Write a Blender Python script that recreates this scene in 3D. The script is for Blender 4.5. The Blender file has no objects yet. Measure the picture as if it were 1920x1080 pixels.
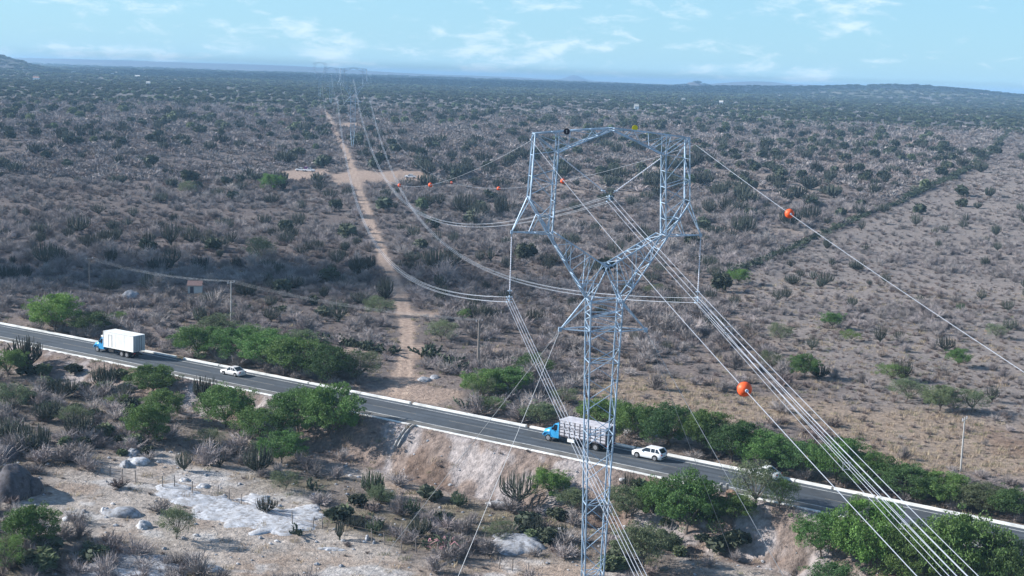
import bpy, bmesh, math, random
import numpy as np
from mathutils import Vector, Matrix
rng = np.random.RandomState(7); random.seed(7)
S = bpy.context.scene
# ------------------------------------------------------------------ camera
CH = 50.0                                    # camera height over the road
F = 2662.0; YH = 145.0; SL = 0.033           # focal length and horizon in photo pixels
ROLL = math.atan(SL); PITCH = math.atan((540-YH)*math.cos(ROLL)/F)
fw = np.array([0, math.cos(PITCH), -math.sin(PITCH)]); rt = np.array([1., 0, 0]); upv = np.cross(rt, fw)
CR = rt*math.cos(ROLL)+upv*math.sin(ROLL); CU = -rt*math.sin(ROLL)+upv*math.cos(ROLL)
cam = bpy.data.cameras.new('camera'); camo = bpy.data.objects.new('camera', cam); S.collection.objects.link(camo)
cam.sensor_width = 36; cam.lens = 36*F/1920; cam.clip_start = 1; cam.clip_end = 60000
M = Matrix((CR, CU, -fw)).transposed().to_4x4(); M.translation = Vector((0, 0, CH)); camo.matrix_world = M
S.camera = camo
# ------------------------------------------------------------------ world, sun, exposure
SUN_EL = math.radians(27); sd = np.array([-0.985, 0.12]); sd /= np.linalg.norm(sd)      # horizontal direction towards the sun
sunv = Vector((sd[0]*math.cos(SUN_EL), sd[1]*math.cos(SUN_EL), math.sin(SUN_EL)))
W = bpy.data.worlds.new('World'); S.world = W; W.use_nodes = True
nt = W.node_tree; N = nt.nodes; Lk = nt.links; N.clear()
out = N.new('ShaderNodeOutputWorld'); bg = N.new('ShaderNodeBackground'); sky = N.new('ShaderNodeTexSky')
sky.sky_type = 'NISHITA'; sky.sun_disc = False; sky.sun_elevation = SUN_EL
sky.sun_rotation = math.atan2(sd[0], sd[1]); sky.air_density = 1.0; sky.dust_density = 0.3; sky.ozone_density = 3.0
bg.inputs[1].default_value = 0.08
tc = N.new('ShaderNodeTexCoord'); sep = N.new('ShaderNodeSeparateXYZ'); Lk.new(tc.outputs['Generated'], sep.inputs[0])
# wispy clouds laid out on a high plane: direction.xy / (z + small)
zz = N.new('ShaderNodeMath'); zz.operation = 'MAXIMUM'; Lk.new(sep.outputs[2], zz.inputs[0]); zz.inputs[1].default_value = 0.0
za = N.new('ShaderNodeMath'); za.operation = 'ADD'; Lk.new(zz.outputs[0], za.inputs[0]); za.inputs[1].default_value = 0.16
dx = N.new('ShaderNodeMath'); dx.operation = 'DIVIDE'; Lk.new(sep.outputs[0], dx.inputs[0]); Lk.new(za.outputs[0], dx.inputs[1])
dy = N.new('ShaderNodeMath'); dy.operation = 'DIVIDE'; Lk.new(sep.outputs[1], dy.inputs[0]); Lk.new(za.outputs[0], dy.inputs[1])
cmb = N.new('ShaderNodeCombineXYZ'); Lk.new(dx.outputs[0], cmb.inputs[0]); Lk.new(dy.outputs[0], cmb.inputs[1])
n1 = N.new('ShaderNodeTexNoise'); n1.inputs['Scale'].default_value = 38; n1.inputs['Detail'].default_value = 9; n1.inputs['Roughness'].default_value = 0.62
n1.inputs['Distortion'].default_value = 0.4
mpv = N.new('ShaderNodeVectorMath'); mpv.operation = 'MULTIPLY'; Lk.new(tc.outputs['Generated'], mpv.inputs[0]); mpv.inputs[1].default_value = (1, 1, 3.0); Lk.new(mpv.outputs[0], n1.inputs['Vector'])
n2 = N.new('ShaderNodeTexNoise'); n2.inputs['Scale'].default_value = 12; n2.inputs['Detail'].default_value = 3; Lk.new(mpv.outputs[0], n2.inputs['Vector'])
ad = N.new('ShaderNodeMath'); ad.operation = 'ADD'; Lk.new(n1.outputs[0], ad.inputs[0]); Lk.new(n2.outputs[0], ad.inputs[1])
mr = N.new('ShaderNodeMapRange'); mr.interpolation_type = 'SMOOTHSTEP'
Lk.new(ad.outputs[0], mr.inputs[0]); mr.inputs[1].default_value = .98; mr.inputs[2].default_value = 1.30; mr.inputs[3].default_value = 0; mr.inputs[4].default_value = 0.62
mx = N.new('ShaderNodeMix'); mx.data_type = 'RGBA'; Lk.new(mr.outputs[0], mx.inputs[0])
hs = N.new('ShaderNodeMix'); hs.data_type = 'RGBA'; hs.blend_type = 'MULTIPLY'; hs.inputs[0].default_value = 1
Lk.new(sky.outputs[0], hs.inputs[6]); hs.inputs[7].default_value = (0.78, 1.0, 1.12, 1)
pale = N.new('ShaderNodeMix'); pale.data_type = 'RGBA'; pale.inputs[0].default_value = .72; Lk.new(hs.outputs[2], pale.inputs[6]); pale.inputs[7].default_value = (2.75, 5.0, 6.7, 1)
low = N.new('ShaderNodeMapRange'); low.interpolation_type = 'SMOOTHSTEP'; Lk.new(sep.outputs[2], low.inputs[0]); low.inputs[1].default_value = .06; low.inputs[2].default_value = .35; low.inputs[3].default_value = .72; low.inputs[4].default_value = 0.; Lk.new(low.outputs[0], pale.inputs[0])
Lk.new(pale.outputs[2], mx.inputs[6]); mx.inputs[7].default_value = (6.6, 7.5, 8.1, 1)
Lk.new(mx.outputs[2], bg.inputs[0]); Lk.new(bg.outputs[0], out.inputs[0])
sl = bpy.data.lights.new('sun', 'SUN'); sl.energy = 5.0; sl.angle = math.radians(0.5); sl.color = (1, 0.965, 0.93)
so = bpy.data.objects.new('sun', sl); S.collection.objects.link(so); so.rotation_euler = sunv.to_track_quat('Z', 'Y').to_euler()
S.view_settings.view_transform = 'Standard'; S.view_settings.look = 'None'; S.view_settings.gamma = 1
S.view_settings.exposure = 0.90
S.cycles.max_bounces = 5; S.cycles.transparent_max_bounces = 8; S.cycles.volume_bounces = 0

# ------------------------------------------------------------------ helpers
C = S.collection
def ray(x, y): return fw*F+CR*(x-960)+CU*(540-y)
def proj(P):
    v = np.asarray(P, float)-np.array([0, 0, CH]); w = v@fw
    return 960+F*(v@CR)/w, 540-F*(v@CU)/w
def atdepth(x, y, w):
    d = ray(x, y); d = d/(d@fw); return np.array([0, 0, CH])+d*w
def smooth(a, b, x):
    t = np.clip((x-a)/(b-a), 0, 1); return t*t*(3-2*t)
_tab = np.random.RandomState(3).rand(256, 256)
def vnoise(x, y):
    x = np.asarray(x, float); y = np.asarray(y, float)
    xi = np.floor(x).astype(int); yi = np.floor(y).astype(int); fx = x-xi; fy = y-yi
    fx = fx*fx*(3-2*fx); fy = fy*fy*(3-2*fy)
    a = _tab[xi % 256, yi % 256]; b = _tab[(xi+1) % 256, yi % 256]; c = _tab[xi % 256, (yi+1) % 256]; d = _tab[(xi+1) % 256, (yi+1) % 256]
    return (a*(1-fx)+b*fx)*(1-fy)+(c*(1-fx)+d*fx)*fy
def fbm(x, y, s, o=4):
    r = 0; a = .5; t = 0
    for i in range(o): r = r+a*vnoise(np.asarray(x)/s+17*i, np.asarray(y)/s+31*i); t += a; a *= .5; s *= .5
    return r/t
# road: far kerb line measured in the photo at road level
Kp = [(48,616),(173,640),(347,674),(413,687),(577,720),(676,740),(771,756),(986,800),(1147,831),(1366,877),(1491,903),(1583,922),(1755,959),(1920,990)]
def flat(x, y, z=0.):
    d = ray(x, y); t = (z-CH)/d[2]; return (np.array([0, 0, CH])+d*t)
_k = np.array([flat(*q)[:2] for q in Kp]); KC = np.polyfit(_k[:, 0], _k[:, 1], 2)
def ky(x):
    x = np.asarray(x, float); xc = np.clip(x, -110, 80)
    g = np.polyval(np.polyder(KC), xc); return np.polyval(KC, xc)+g*(x-xc)
def kt(x):
    g = np.polyval(np.polyder(KC), np.clip(x, -110, 80)); n = np.hypot(1, g); return np.array([1/n, g/n])
def rs(x, y):                                 # signed distance beyond the far kerb (negative: towards the camera)
    g = np.polyval(np.polyder(KC), np.clip(x, -110, 80)); return (np.asarray(y)-ky(x))/np.hypot(1, g)
RW = 9.9                                      # far kerb to the near gutter
def hill(px, d, h, wpx, wr, X, Y, R):
    th = math.atan((px-960)/F); a = np.arctan2(X, Y)
    return h*np.exp(-((a-th)*F/wpx)**2-((R-d)/wr)**2)
def zg(X, Y, cut=True):
    X = np.asarray(X, float); Y = np.asarray(Y, float); R = np.hypot(X, Y); s = rs(X, Y)
    z = np.interp(R, [0, 290, 360, 480, 600, 800, 1000, 1560, 3000, 6000, 9000, 30000], [0, 0, -2, -2.5, 1, 8, 11, 19.5, 24, 27, 28, 20])
    z = z*smooth(0, 60, s)
    amp = np.interp(R, [0, 250, 600, 3000, 8000], [.25, .5, 1.5, 4, 6])
    z = z+(fbm(X, Y, np.where(R < 900, 60., 400.), 3)-.5)*2*amp*smooth(2, 30, s)
    z = z+hill(-60, 4200, 50, 95, 500, X, Y, R)+hill(1690, 4600, 36, 210, 900, X, Y, R)+hill(1400, 5200, 14, 160, 500, X, Y, R)+hill(1900, 5600, 14, 130, 500, X, Y, R)
    z = z+hill(1400, 11500, 50, 90, 700, X, Y, R)+hill(1490, 12500, 42, 110, 700, X, Y, R)+hill(1062, 15000, 52, 18, 500, X, Y, R)+hill(1055, 15500, 30, 55, 600, X, Y, R)
    z = z+hill(1285, 8000, 30, 22, 300, X, Y, R)
    z = z+hill(100, 12500, 52, 330, 900, X, Y, R)+hill(520, 12000, 46, 260, 900, X, Y, R)+hill(900, 13000, 22, 260, 800, X, Y, R)
    # shallow ditch past the far kerb
    z = z-0.5*np.exp(-((s-3)/2.0)**2)
    # near side: embankment down to the lower ground
    q = -(s+RW)
    prof = np.interp(X, [-120, -60, -35, -10, 60, 100], [1.8, 2.2, 3.8, 5.2, 5.2, 4.6])
    d = smooth(0.6, 8.5, q)*prof+np.clip(q-9, 0, 60)*0.012
    al = X*.82-Y*.57
    rough = ((fbm(X, Y, 2.6, 3)-.5)*1.3-1.1*np.abs(fbm(al+(fbm(X, Y, 4., 2)-.5)*3, q*.25, 1.7, 3)-.5)*2)*.6*smooth(.8, 2.5, q)*smooth(11, 7, q)+(fbm(X, Y, 14., 4)-.5)*1.0*smooth(8, 18, q)
    z = np.where(q > 0, -d+rough, z)
    if cut: z = z-0.25*smooth(.6, 0., np.abs(s+RW/2)-RW/2)       # bed under the road slab
    return z
def G(x, y, dz=0):                            # pixel of the photograph -> point on the terrain
    d = ray(x, y); d = d/np.linalg.norm(d); t = np.concatenate([np.arange(90, 900, 1.0), np.arange(900, 9000, 8.)])
    P = np.array([0, 0, CH])+d*t[:, None]; h = P[:, 2]-zg(P[:, 0], P[:, 1])
    i = np.argmax(h < 0)
    if h[i] >= 0: i = len(t)-1
    a = h[i-1]/(h[i-1]-h[i]+1e-9) if i else 0
    p = P[i-1]*(1-a)+P[i]*a; p[2] = float(zg(p[0], p[1]))+dz; return p
def mpp(p): return float((np.asarray(p)-np.array([0, 0, CH]))@fw)/F       # metres per photo pixel at a point

def mat(name, col, rough=.8, metal=0., var=.0, scale=1., bump=0., bscale=20., attr=False, transl=0., rnd=0., spec=.3):
    m = bpy.data.materials.new(name); m.use_nodes = True; t = m.node_tree; n = t.nodes; l = t.links; soil_ = name == 'soil'
    b = n['Principled BSDF']; b.inputs['Roughness'].default_value = rough; b.inputs['Metallic'].default_value = metal
    b.inputs['Specular IOR Level'].default_value = spec
    src = None
    if attr:
        a = n.new('ShaderNodeAttribute'); a.attribute_name = 'Col'; src = a.outputs['Color']
    else:
        r = n.new('ShaderNodeRGB'); r.outputs[0].default_value = (*col, 1); src = r.outputs[0]
    if var:
        tcn = n.new('ShaderNodeTexCoord'); nz = n.new('ShaderNodeTexNoise'); nz.inputs['Scale'].default_value = scale; nz.inputs['Detail'].default_value = 6
        nz.inputs['Roughness'].default_value = .65
        l.new(tcn.outputs['Object'], nz.inputs['Vector'])
        mp = n.new('ShaderNodeMapRange'); mp.inputs[1].default_value = .3; mp.inputs[2].default_value = .7; mp.inputs[3].default_value = 1-var; mp.inputs[4].default_value = 1+var
        l.new(nz.outputs[0], mp.inputs[0]); mm = n.new('ShaderNodeMix'); mm.data_type = 'RGBA'; mm.blend_type = 'MULTIPLY'; mm.inputs[0].default_value = 1
        l.new(src, mm.inputs[6]); l.new(mp.outputs[0], mm.inputs[7]); src = mm.outputs[2]
    if 'granite' in name:
        tcn = n.new('ShaderNodeTexCoord'); nz = n.new('ShaderNodeTexNoise'); nz.inputs['Scale'].default_value = 1.7; nz.inputs['Detail'].default_value = 9; nz.inputs['Roughness'].default_value = .72; l.new(tcn.outputs['Object'], nz.inputs['Vector'])
        mp = n.new('ShaderNodeMapRange'); mp.inputs[1].default_value = .44; mp.inputs[2].default_value = .62; l.new(nz.outputs[0], mp.inputs[0]); mm = n.new('ShaderNodeMix'); mm.data_type = 'RGBA'
        l.new(mp.outputs[0], mm.inputs[0]); l.new(src, mm.inputs[6]); mm.inputs[7].default_value = (col[0]*.5, col[1]*.46, col[2]*.42, 1); src = mm.outputs[2]
    if rnd:
        oi = n.new('ShaderNodeObjectInfo'); mp = n.new('ShaderNodeMapRange'); mp.inputs[3].default_value = 1-rnd; mp.inputs[4].default_value = 1+rnd
        l.new(oi.outputs['Random'], mp.inputs[0]); mm = n.new('ShaderNodeMix'); mm.data_type = 'RGBA'; mm.blend_type = 'MULTIPLY'; mm.inputs[0].default_value = 1
        l.new(src, mm.inputs[6]); l.new(mp.outputs[0], mm.inputs[7]); src = mm.outputs[2]
        # second, warm/cool shift
        m2 = n.new('ShaderNodeMath'); m2.operation = 'MULTIPLY'; m2.inputs[1].default_value = 7.31; l.new(oi.outputs['Random'], m2.inputs[0])
        m3 = n.new('ShaderNodeMath'); m3.operation = 'FRACT'; l.new(m2.outputs[0], m3.inputs[0])
        hh = n.new('ShaderNodeHueSaturation'); mp2 = n.new('ShaderNodeMapRange'); mp2.inputs[3].default_value = .5-.02; mp2.inputs[4].default_value = .515
        l.new(m3.outputs[0], mp2.inputs[0]); l.new(mp2.outputs[0], hh.inputs['Hue']); l.new(src, hh.inputs['Color']); src = hh.outputs[0]
    l.new(src, b.inputs['Base Color'])
    if bump:
        tcn = n.new('ShaderNodeTexCoord'); nz = n.new('ShaderNodeTexNoise'); nz.inputs['Scale'].default_value = bscale; nz.inputs['Detail'].default_value = 5
        l.new(tcn.outputs['Object'], nz.inputs['Vector']); bp = n.new('ShaderNodeBump'); bp.inputs['Strength'].default_value = bump; bp.inputs['Distance'].default_value = .45 if soil_ else .1; nz.inputs['Roughness'].default_value = .7
        l.new(nz.outputs[0], bp.inputs['Height']); l.new(bp.outputs[0], b.inputs['Normal'])
    if transl:
        tr = n.new('ShaderNodeBsdfTranslucent'); l.new(src, tr.inputs[0]); ms = n.new('ShaderNodeMixShader'); ms.inputs[0].default_value = transl
        l.new(b.outputs[0], ms.inputs[1]); l.new(tr.outputs[0], ms.inputs[2]); l.new(ms.outputs[0], n['Material Output'].inputs[0])
    return m
MT = dict(
    steel=mat('galvanised_steel', (.34, .45, .56), .55, .15, .35, .9), wire=mat('aluminium_strand', (.46, .50, .56), .4, .3),
    guy=mat('guy_strand', (.34, .36, .38), .5, .4), glass_ins=mat('polymer_insulator', (.62, .64, .70), .4),
    ball=mat('orange_marker_paint', (.80, .11, .03), .5, 0, .3, 5), black=mat('black_paint', (.015, .015, .03), .5), yellow=mat('yellow_paint', (.65, .52, .02), .5),
    asphalt=mat('asphalt', (.070, .082, .094), .85, 0, .22, .25, .15, 30), shoulder=mat('shoulder', (.135, .130, .118), .9, 0, .45, .35), paint=mat('white_paint', (.52, .52, .50), .6, 0, .5, .8),
    yline=mat('worn_yellow_line', (.24, .21, .16), .7, 0, .3, .8), kerb=mat('whitewashed_kerb', (.70, .70, .67), .8, 0, .35, .35), conc=mat('concrete', (.40, .39, .37), .85, 0, .2, 2),
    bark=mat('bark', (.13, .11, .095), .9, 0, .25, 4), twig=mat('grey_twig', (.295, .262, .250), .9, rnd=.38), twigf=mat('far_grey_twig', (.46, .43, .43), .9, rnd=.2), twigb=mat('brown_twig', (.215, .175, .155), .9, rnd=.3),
    cact=mat('cactus_skin', (.056, .064, .048), .8, 0, .25, 2, rnd=.45), cactg=mat('green_cactus_skin', (.075, .105, .055), .7, 0, .25, 2, rnd=.2),
    darkleaf=mat('dark_leaf', (.066, .080, .050), .8, transl=.15, rnd=.3), pear=mat('prickly_pear_pad', (.052, .070, .042), .75, 0, .2, 4, rnd=.2),
    grass=mat('dry_grass', (.36, .29, .20), .9, transl=.2, rnd=.2), grassg=mat('olive_grass', (.16, .17, .08), .9, transl=.2, rnd=.2),
    wood=mat('weathered_wood', (.22, .19, .17), .9, 0, .3, 6), wire_rust=mat('rusty_wire', (.18, .14, .12), .7),
    rock=mat('granite', (.32, .33, .35), .9, 0, .35, .6, .5, 3), rockd=mat('dark_shaded_granite', (.095, .09, .10), .9, 0, .35, .8, .5, 3), rockw=mat('pale_granite', (.50, .51, .53), .9, 0, .38, .5, .6, 4),  # rockd: dark rock, darkened further to stand for the boulders' shaded camera side
    white=mat('white_car_paint', (.80, .80, .80), .25, spec=.5), silver=mat('pale_car_paint', (.66, .64, .62), .3, spec=.5), blue=mat('sky_blue_cab_paint', (.03, .29, .56), .38, 0, .22, 1.5, spec=.5),
    glass=mat('tinted_glass', (.015, .02, .03), .1, spec=.6), rubber=mat('tyre_rubber', (.02, .02, .02), .8), rim=mat('wheel_rim', (.35, .35, .36), .4, .6), chassis=mat('chassis', (.03, .03, .03), .7),
    boxw=mat('white_box_panel', (.72, .72, .69), .5, 0, .14, .8), boxr=mat('grey_door_panel', (.42, .43, .44), .5, 0, .1, .8), plank=mat('painted_planks', (.50, .49, .52), .7, 0, .25, 1.2), slatd=mat('dark_slat', (.09, .08, .09), .8),
    red=mat('red_lens', (.35, .01, .01), .3), lamp=mat('clear_lens', (.6, .6, .55), .2), purple=mat('purple_tarpaulin', (.12, .05, .16), .8), tile=mat('clay_tile', (.36, .22, .18), .9, 0, .2, 3),
    wall=mat('pale_wall', (.60, .57, .52), .85, 0, .15, 1), cloud=mat('cloud', (.95, .95, .95), 1., transl=.4), pink=mat('dead_pad', (.42, .20, .22), .8), skin=mat('skin', (.25, .13, .08), .7), shirt=mat('shirt', (.3, .3, .35), .8), shirtr=mat('red_shirt', (.35, .04, .05), .8),
    track=mat('worn_asphalt', (.055, .064, .074), .8, 0, .35, .12), patch=mat('asphalt_patch', (.058, .066, .074), .9, 0, .3, .4), stain=mat('brown_soil', (.20, .13, .09), .95, 0, .2, 2))
def leafmat(name, col, tr=.25): return mat(name, col, .65, 0, .45, 2.6, transl=tr, rnd=.2)
MT['leafA'] = leafmat('green_leaflet', (.098, .178, .048)); MT['leafB'] = leafmat('bright_leaflet', (.135, .230, .052)); MT['leafC'] = leafmat('dusty_leaflet', (.130, .165, .085)); MT['leafD'] = leafmat('deep_green_leaflet', (.066, .122, .040))

class MB:
    def __init__(s): s.v = []; s.f = []; s.mi = []; s.cur = 0
    def add(s, vs, fs):
        o = len(s.v); s.v += [tuple(map(float, q)) for q in vs]; s.f += [tuple(i+o for i in q) for q in fs]; s.mi += [s.cur]*len(fs)
    def box(s, c, d, rz=0, top=(1, 1)):
        hx, hy, hz = d[0]/2, d[1]/2, d[2]/2; ca, sa = math.cos(rz), math.sin(rz); vs = []
        for z in (-1, 1):
            kx, ky_ = (1, 1) if z < 0 else top
            for x, y in ((-1, -1), (1, -1), (1, 1), (-1, 1)):
                X, Y = x*hx*kx, y*hy*ky_; vs.append((c[0]+X*ca-Y*sa, c[1]+X*sa+Y*ca, c[2]+z*hz))
        s.add(vs, [(0, 3, 2, 1), (4, 5, 6, 7), (0, 1, 5, 4), (1, 2, 6, 5), (2, 3, 7, 6), (3, 0, 4, 7)])
    def bar(s, p, q, w, h=None):
        p = Vector(p); q = Vector(q); d = q-p
        if d.length < 1e-6: return
        d.normalize(); a = d.cross(Vector((0, 0, 1)));
        if a.length < .05: a = Vector((1, 0, 0))
        a.normalize(); b = d.cross(a); h = h or w; vs = []
        for e in (p, q):
            for i, j in ((-1, -1), (1, -1), (1, 1), (-1, 1)): vs.append(e+a*(i*w/2)+b*(j*h/2))
        s.add(vs, [(0, 1, 2, 3), (7, 6, 5, 4), (0, 4, 5, 1), (1, 5, 6, 2), (2, 6, 7, 3), (3, 7, 4, 0)])
    def tube(s, pts, rad, n=6, cap=True):
        pts = [Vector(p) for p in pts]; rad = [rad]*len(pts) if isinstance(rad, (int, float)) else rad; vs = []
        a = None
        for i, p in enumerate(pts):
            d = (pts[min(i+1, len(pts)-1)]-pts[max(i-1, 0)]).normalized()
            if a is None:
                a = d.cross(Vector((0, 0, 1)))
                if a.length < .05: a = Vector((1, 0, 0))
            a = (a-d*a.dot(d)).normalized(); b = d.cross(a)
            for k in range(n):
                t = 2*math.pi*k/n; vs.append(p+(a*math.cos(t)+b*math.sin(t))*rad[i])
        fs = []
        for i in range(len(pts)-1):
            for k in range(n): fs.append((i*n+k, i*n+(k+1) % n, (i+1)*n+(k+1) % n, (i+1)*n+k))
        if cap: fs.append(tuple(range(n))[::-1]); fs.append(tuple((len(pts)-1)*n+k for k in range(n)))
        s.add(vs, fs)
    def cyl(s, c, r, w, axis='y', n=16):
        d = {'x': Vector((w/2, 0, 0)), 'y': Vector((0, w/2, 0)), 'z': Vector((0, 0, w/2))}[axis]; s.tube([Vector(c)-d, Vector(c)+d], r, n)
    def loft(s, secs, cap=True):
        n = len(secs[0]); vs = [p for q in secs for p in q]; fs = []
        for i in range(len(secs)-1):
            for k in range(n): fs.append((i*n+k, i*n+(k+1) % n, (i+1)*n+(k+1) % n, (i+1)*n+k))
        if cap: fs.append(tuple(range(n))[::-1]); fs.append(tuple((len(secs)-1)*n+k for k in range(n)))
        s.add(vs, fs)
    def mesh(s, name, mats, sm=False):
        me = bpy.data.meshes.new(name); me.from_pydata(s.v, [], s.f)
        for m in (mats if isinstance(mats, (list, tuple)) else [mats]): me.materials.append(MT[m] if isinstance(m, str) else m)
        if any(s.mi): me.polygons.foreach_set('material_index', s.mi)
        if sm: me.polygons.foreach_set('use_smooth', [True]*len(s.f))
        me.update(); return me
    def build(s, name, mats, parent=None, sm=False, loc=None):
        o = bpy.data.objects.new(name, s.mesh(name, mats, sm)); C.objects.link(o)
        if parent: o.parent = parent
        if loc is not None: o.location = loc
        return o
def tag(o, label=None, cat=None, group=None, kind=None):
    if label: o['label'] = label
    if cat: o['category'] = cat
    if group: o['group'] = group
    if kind: o['kind'] = kind
    return o
def empty(name, loc, rz=0):
    o = bpy.data.objects.new(name, None); C.objects.link(o); o.location = loc; o.rotation_euler = (0, 0, rz); o.empty_display_size = .5; return o
def inst(name, me, loc, rz=0, sc=1, parent=None):
    o = bpy.data.objects.new(name, me); C.objects.link(o)
    if parent: o.parent = parent
    o.location = loc; o.rotation_euler = (0, 0, rz); o.scale = sc if isinstance(sc, (tuple, list)) else (sc, sc, sc); return o

# ------------------------------------------------------------------ ground colours
track_px = [(752,742),(758,700),(762,660),(764,620),(757,580),(745,540),(733,515),(718,480),(703,440),(690,405),(678,370),(667,335),(655,300),(640,270),(628,245),(618,222),(607,203)]
TRK = np.array([G(*q)[:2] for q in track_px])
def dseg(X, Y, pl):
    D = np.full(np.shape(X), 1e9)
    for a, b in zip(pl[:-1], pl[1:]):
        d = b-a; L = d@d; t = np.clip(((X-a[0])*d[0]+(Y-a[1])*d[1])/L, 0, 1); D = np.minimum(D, np.hypot(X-a[0]-t*d[0], Y-a[1]-t*d[1]))
    return D
def ell(X, Y, px, py, rx, ry):
    p = G(px, py); k = mpp(p); dep = (CH-p[2])/(k*F); return np.hypot((X-p[0]+SL*0)/(rx*k), (Y-p[1]-(-.12)*(X-p[0])*0)/(ry*k/dep))
CL = [(660,332,42,9),(742,334,50,9),(566,327,48,8),(655,235,24,3.5),(775,334,22,8)]       # cleared patches on the line
def openmask(X, Y):
    w = (fbm(X, Y, 6., 3)-.5)
    m = smooth(2.3, 1.2, dseg(X, Y, TRK)+w*2.6)
    for c in CL: m = np.maximum(m, smooth(1.15, .85, ell(X, Y, *c)+w*.5))
    for c in [(772,718,48,26),(772,660,34,22),(800,590,55,6),(820,738,55,12),(690,657,45,5),(930,657,36,5)]: m = np.maximum(m, .85*smooth(1.2, .6, ell(X, Y, *c)+w*.9))
    return m
SANDP = [(300,900,170,40),(200,960,150,45),(470,960,140,50),(560,1040,220,50),(800,900,130,30),(700,885,80,14),(900,915,90,16),(640,1060,200,40),(420,1010,160,40),(330,985,120,30),(1000,1075,150,22),(1420,1070,120,24),(300,860,60,16)]
def sandmask(X, Y):
    w = (fbm(X, Y, 7., 4)-.5); m = np.zeros(np.shape(X))
    for c in SANDP: m = np.maximum(m, smooth(1.25, .6, ell(X, Y, *c)+w*1.0))
    return m
def tanmask(X, Y):
    w = (fbm(X, Y, 14., 4)-.5); m = np.zeros(np.shape(X))
    for c in [(1250,745,170,34),(1450,770,200,34),(1700,800,240,40),(1880,850,160,40),(1640,860,160,40)]: m = np.maximum(m, smooth(1.2, .7, ell(X, Y, *c)+w*.7))
    return m
HEDGE = np.array([G(*q)[:2] for q in [(1322,530),(1345,527),(1400,502),(1450,482),(1500,460),(1560,432),(1620,405),(1700,372),(1760,345),(1810,320),(1850,290),(1890,245)]])
def hedge_x(Y): return np.interp(Y, HEDGE[:, 1], HEDGE[:, 0], right=1e9)
def gcol(X, Y):
    R = np.hypot(X, Y); s = rs(X, Y); q = -(s+RW)
    def L(a, b, t): return a*(1-t[..., None])+np.array(b)*t[..., None]
    f1 = fbm(X, Y, 25., 4); f2 = fbm(X, Y, 5., 3); f3 = fbm(X+500, Y, 260., 4)
    c = np.ones(np.shape(X)+(3,))*np.array([.185, .152, .135])
    c = L(c, (.26, .212, .18), smooth(.45, .7, f1)); c = L(c, (.12, .105, .10), smooth(.5, .7, f2)*.7)
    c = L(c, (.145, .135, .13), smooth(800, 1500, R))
    c = L(c, (.24, .21, .17), smooth(.62, .72, f3)*smooth(1500, 2500, R)*.7)
    c = L(c, (.09, .10, .06), smooth(.5, .62, fbm(X, Y+900, 320., 4))*smooth(1200, 1800, R)*.5)
    lf = smooth(.05, -.06, X/np.maximum(Y, 1))*smooth(10, 40, s)*smooth(1500, 900, R); c = L(c, (.125, .105, .098), lf*.8)  # lf darkens the ground colour over the left part of the plain
    rf = smooth(-4, 12, X-np.interp(Y, HEDGE[:, 1], HEDGE[:, 0], left=HEDGE[0, 0]))*smooth(10, 30, s)*smooth(1000, 800, R); c = L(c, (.245, .215, .195), rf*.6)
    tm = tanmask(X, Y)*(s > 4); c = L(c, (.30, .23, .17), tm*.8); c = L(c, (.17, .11, .08), tm*smooth(.5, .65, f1)*.7)
    om = openmask(X, Y); c = L(c, (.36, .268, .21), om*.85)
    dt = dseg(X, Y, TRK); c = L(c, (.46, .35, .27), np.exp(-((dt-.85)/.35)**2)*.55*om)
    # near verge and bank
    bank = smooth(.2, 1.2, q)*smooth(12, 8.5, q)
    c = L(c, (.225, .175, .148), bank*.9); c = L(c, (.37, .335, .325), bank*smooth(.48, .60, fbm(X*1.5, Y, 5., 4))*.75); c = L(c, (.15, .105, .08), bank*smooth(.52, .66, fbm(X+77, Y, 4., 4))*.8)
    near = smooth(8, 14, q); c = L(c, (.195, .165, .14), near*.8)
    c = L(c, (.15, .13, .085), near*smooth(.5, .65, fbm(X+40, Y, 12., 4))*.7)
    sm_ = sandmask(X, Y)*near; c = L(c, (.40, .35, .305), sm_*.88); c = L(c, (.29, .22, .17), sm_*smooth(.5, .68, fbm(X, Y+70, 9., 4))*.8)
    c = L(c, (.46, .44, .42), sm_*smooth(.55, .68, fbm(X+99, Y, 4., 4))*.7)
    c = L(c, (.20, .155, .12), smooth(6, 1, s)*(s > 0)*.6)
    return c
def grid_mesh(name, X, Y, Z, col, m):
    n0, n1_ = X.shape; me = bpy.data.meshes.new(name); nv = n0*n1_
    me.vertices.add(nv); me.vertices.foreach_set('co', np.stack([X, Y, Z], -1).reshape(-1).astype(np.float32))
    i = np.arange(nv).reshape(n0, n1_); fq = np.stack([i[:-1, :-1], i[:-1, 1:], i[1:, 1:], i[1:, :-1]], -1).reshape(-1, 4); nf = len(fq)
    me.loops.add(nf*4); me.loops.foreach_set('vertex_index', fq.reshape(-1).astype(np.int32)); me.polygons.add(nf)
    me.polygons.foreach_set('loop_start', (np.arange(nf)*4).astype(np.int32)); me.polygons.foreach_set('loop_total', np.full(nf, 4, np.int32)); me.polygons.foreach_set('use_smooth', np.ones(nf, bool))
    a = me.attributes.new('Col', 'FLOAT_COLOR', 'POINT'); a.data.foreach_set('color', np.concatenate([col, np.ones(col.shape[:-1]+(1,))], -1).reshape(-1).astype(np.float32))
    me.materials.append(m); me.update(calc_edges=True); me.validate(); return me
ang = np.concatenate([np.radians(np.arange(-180, -26, 4.)), np.radians(np.linspace(-26, 26, 620)), np.radians(np.arange(30, 181, 4.))])
rad = [40.]
while rad[-1] < 17000: rad.append(rad[-1]*(1.012 if rad[-1] < 140 else 1.003 if rad[-1] < 235 else 1.006 if rad[-1] < 450 else 1.012))
rad = np.array([0.5, 20.]+rad)
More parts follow.
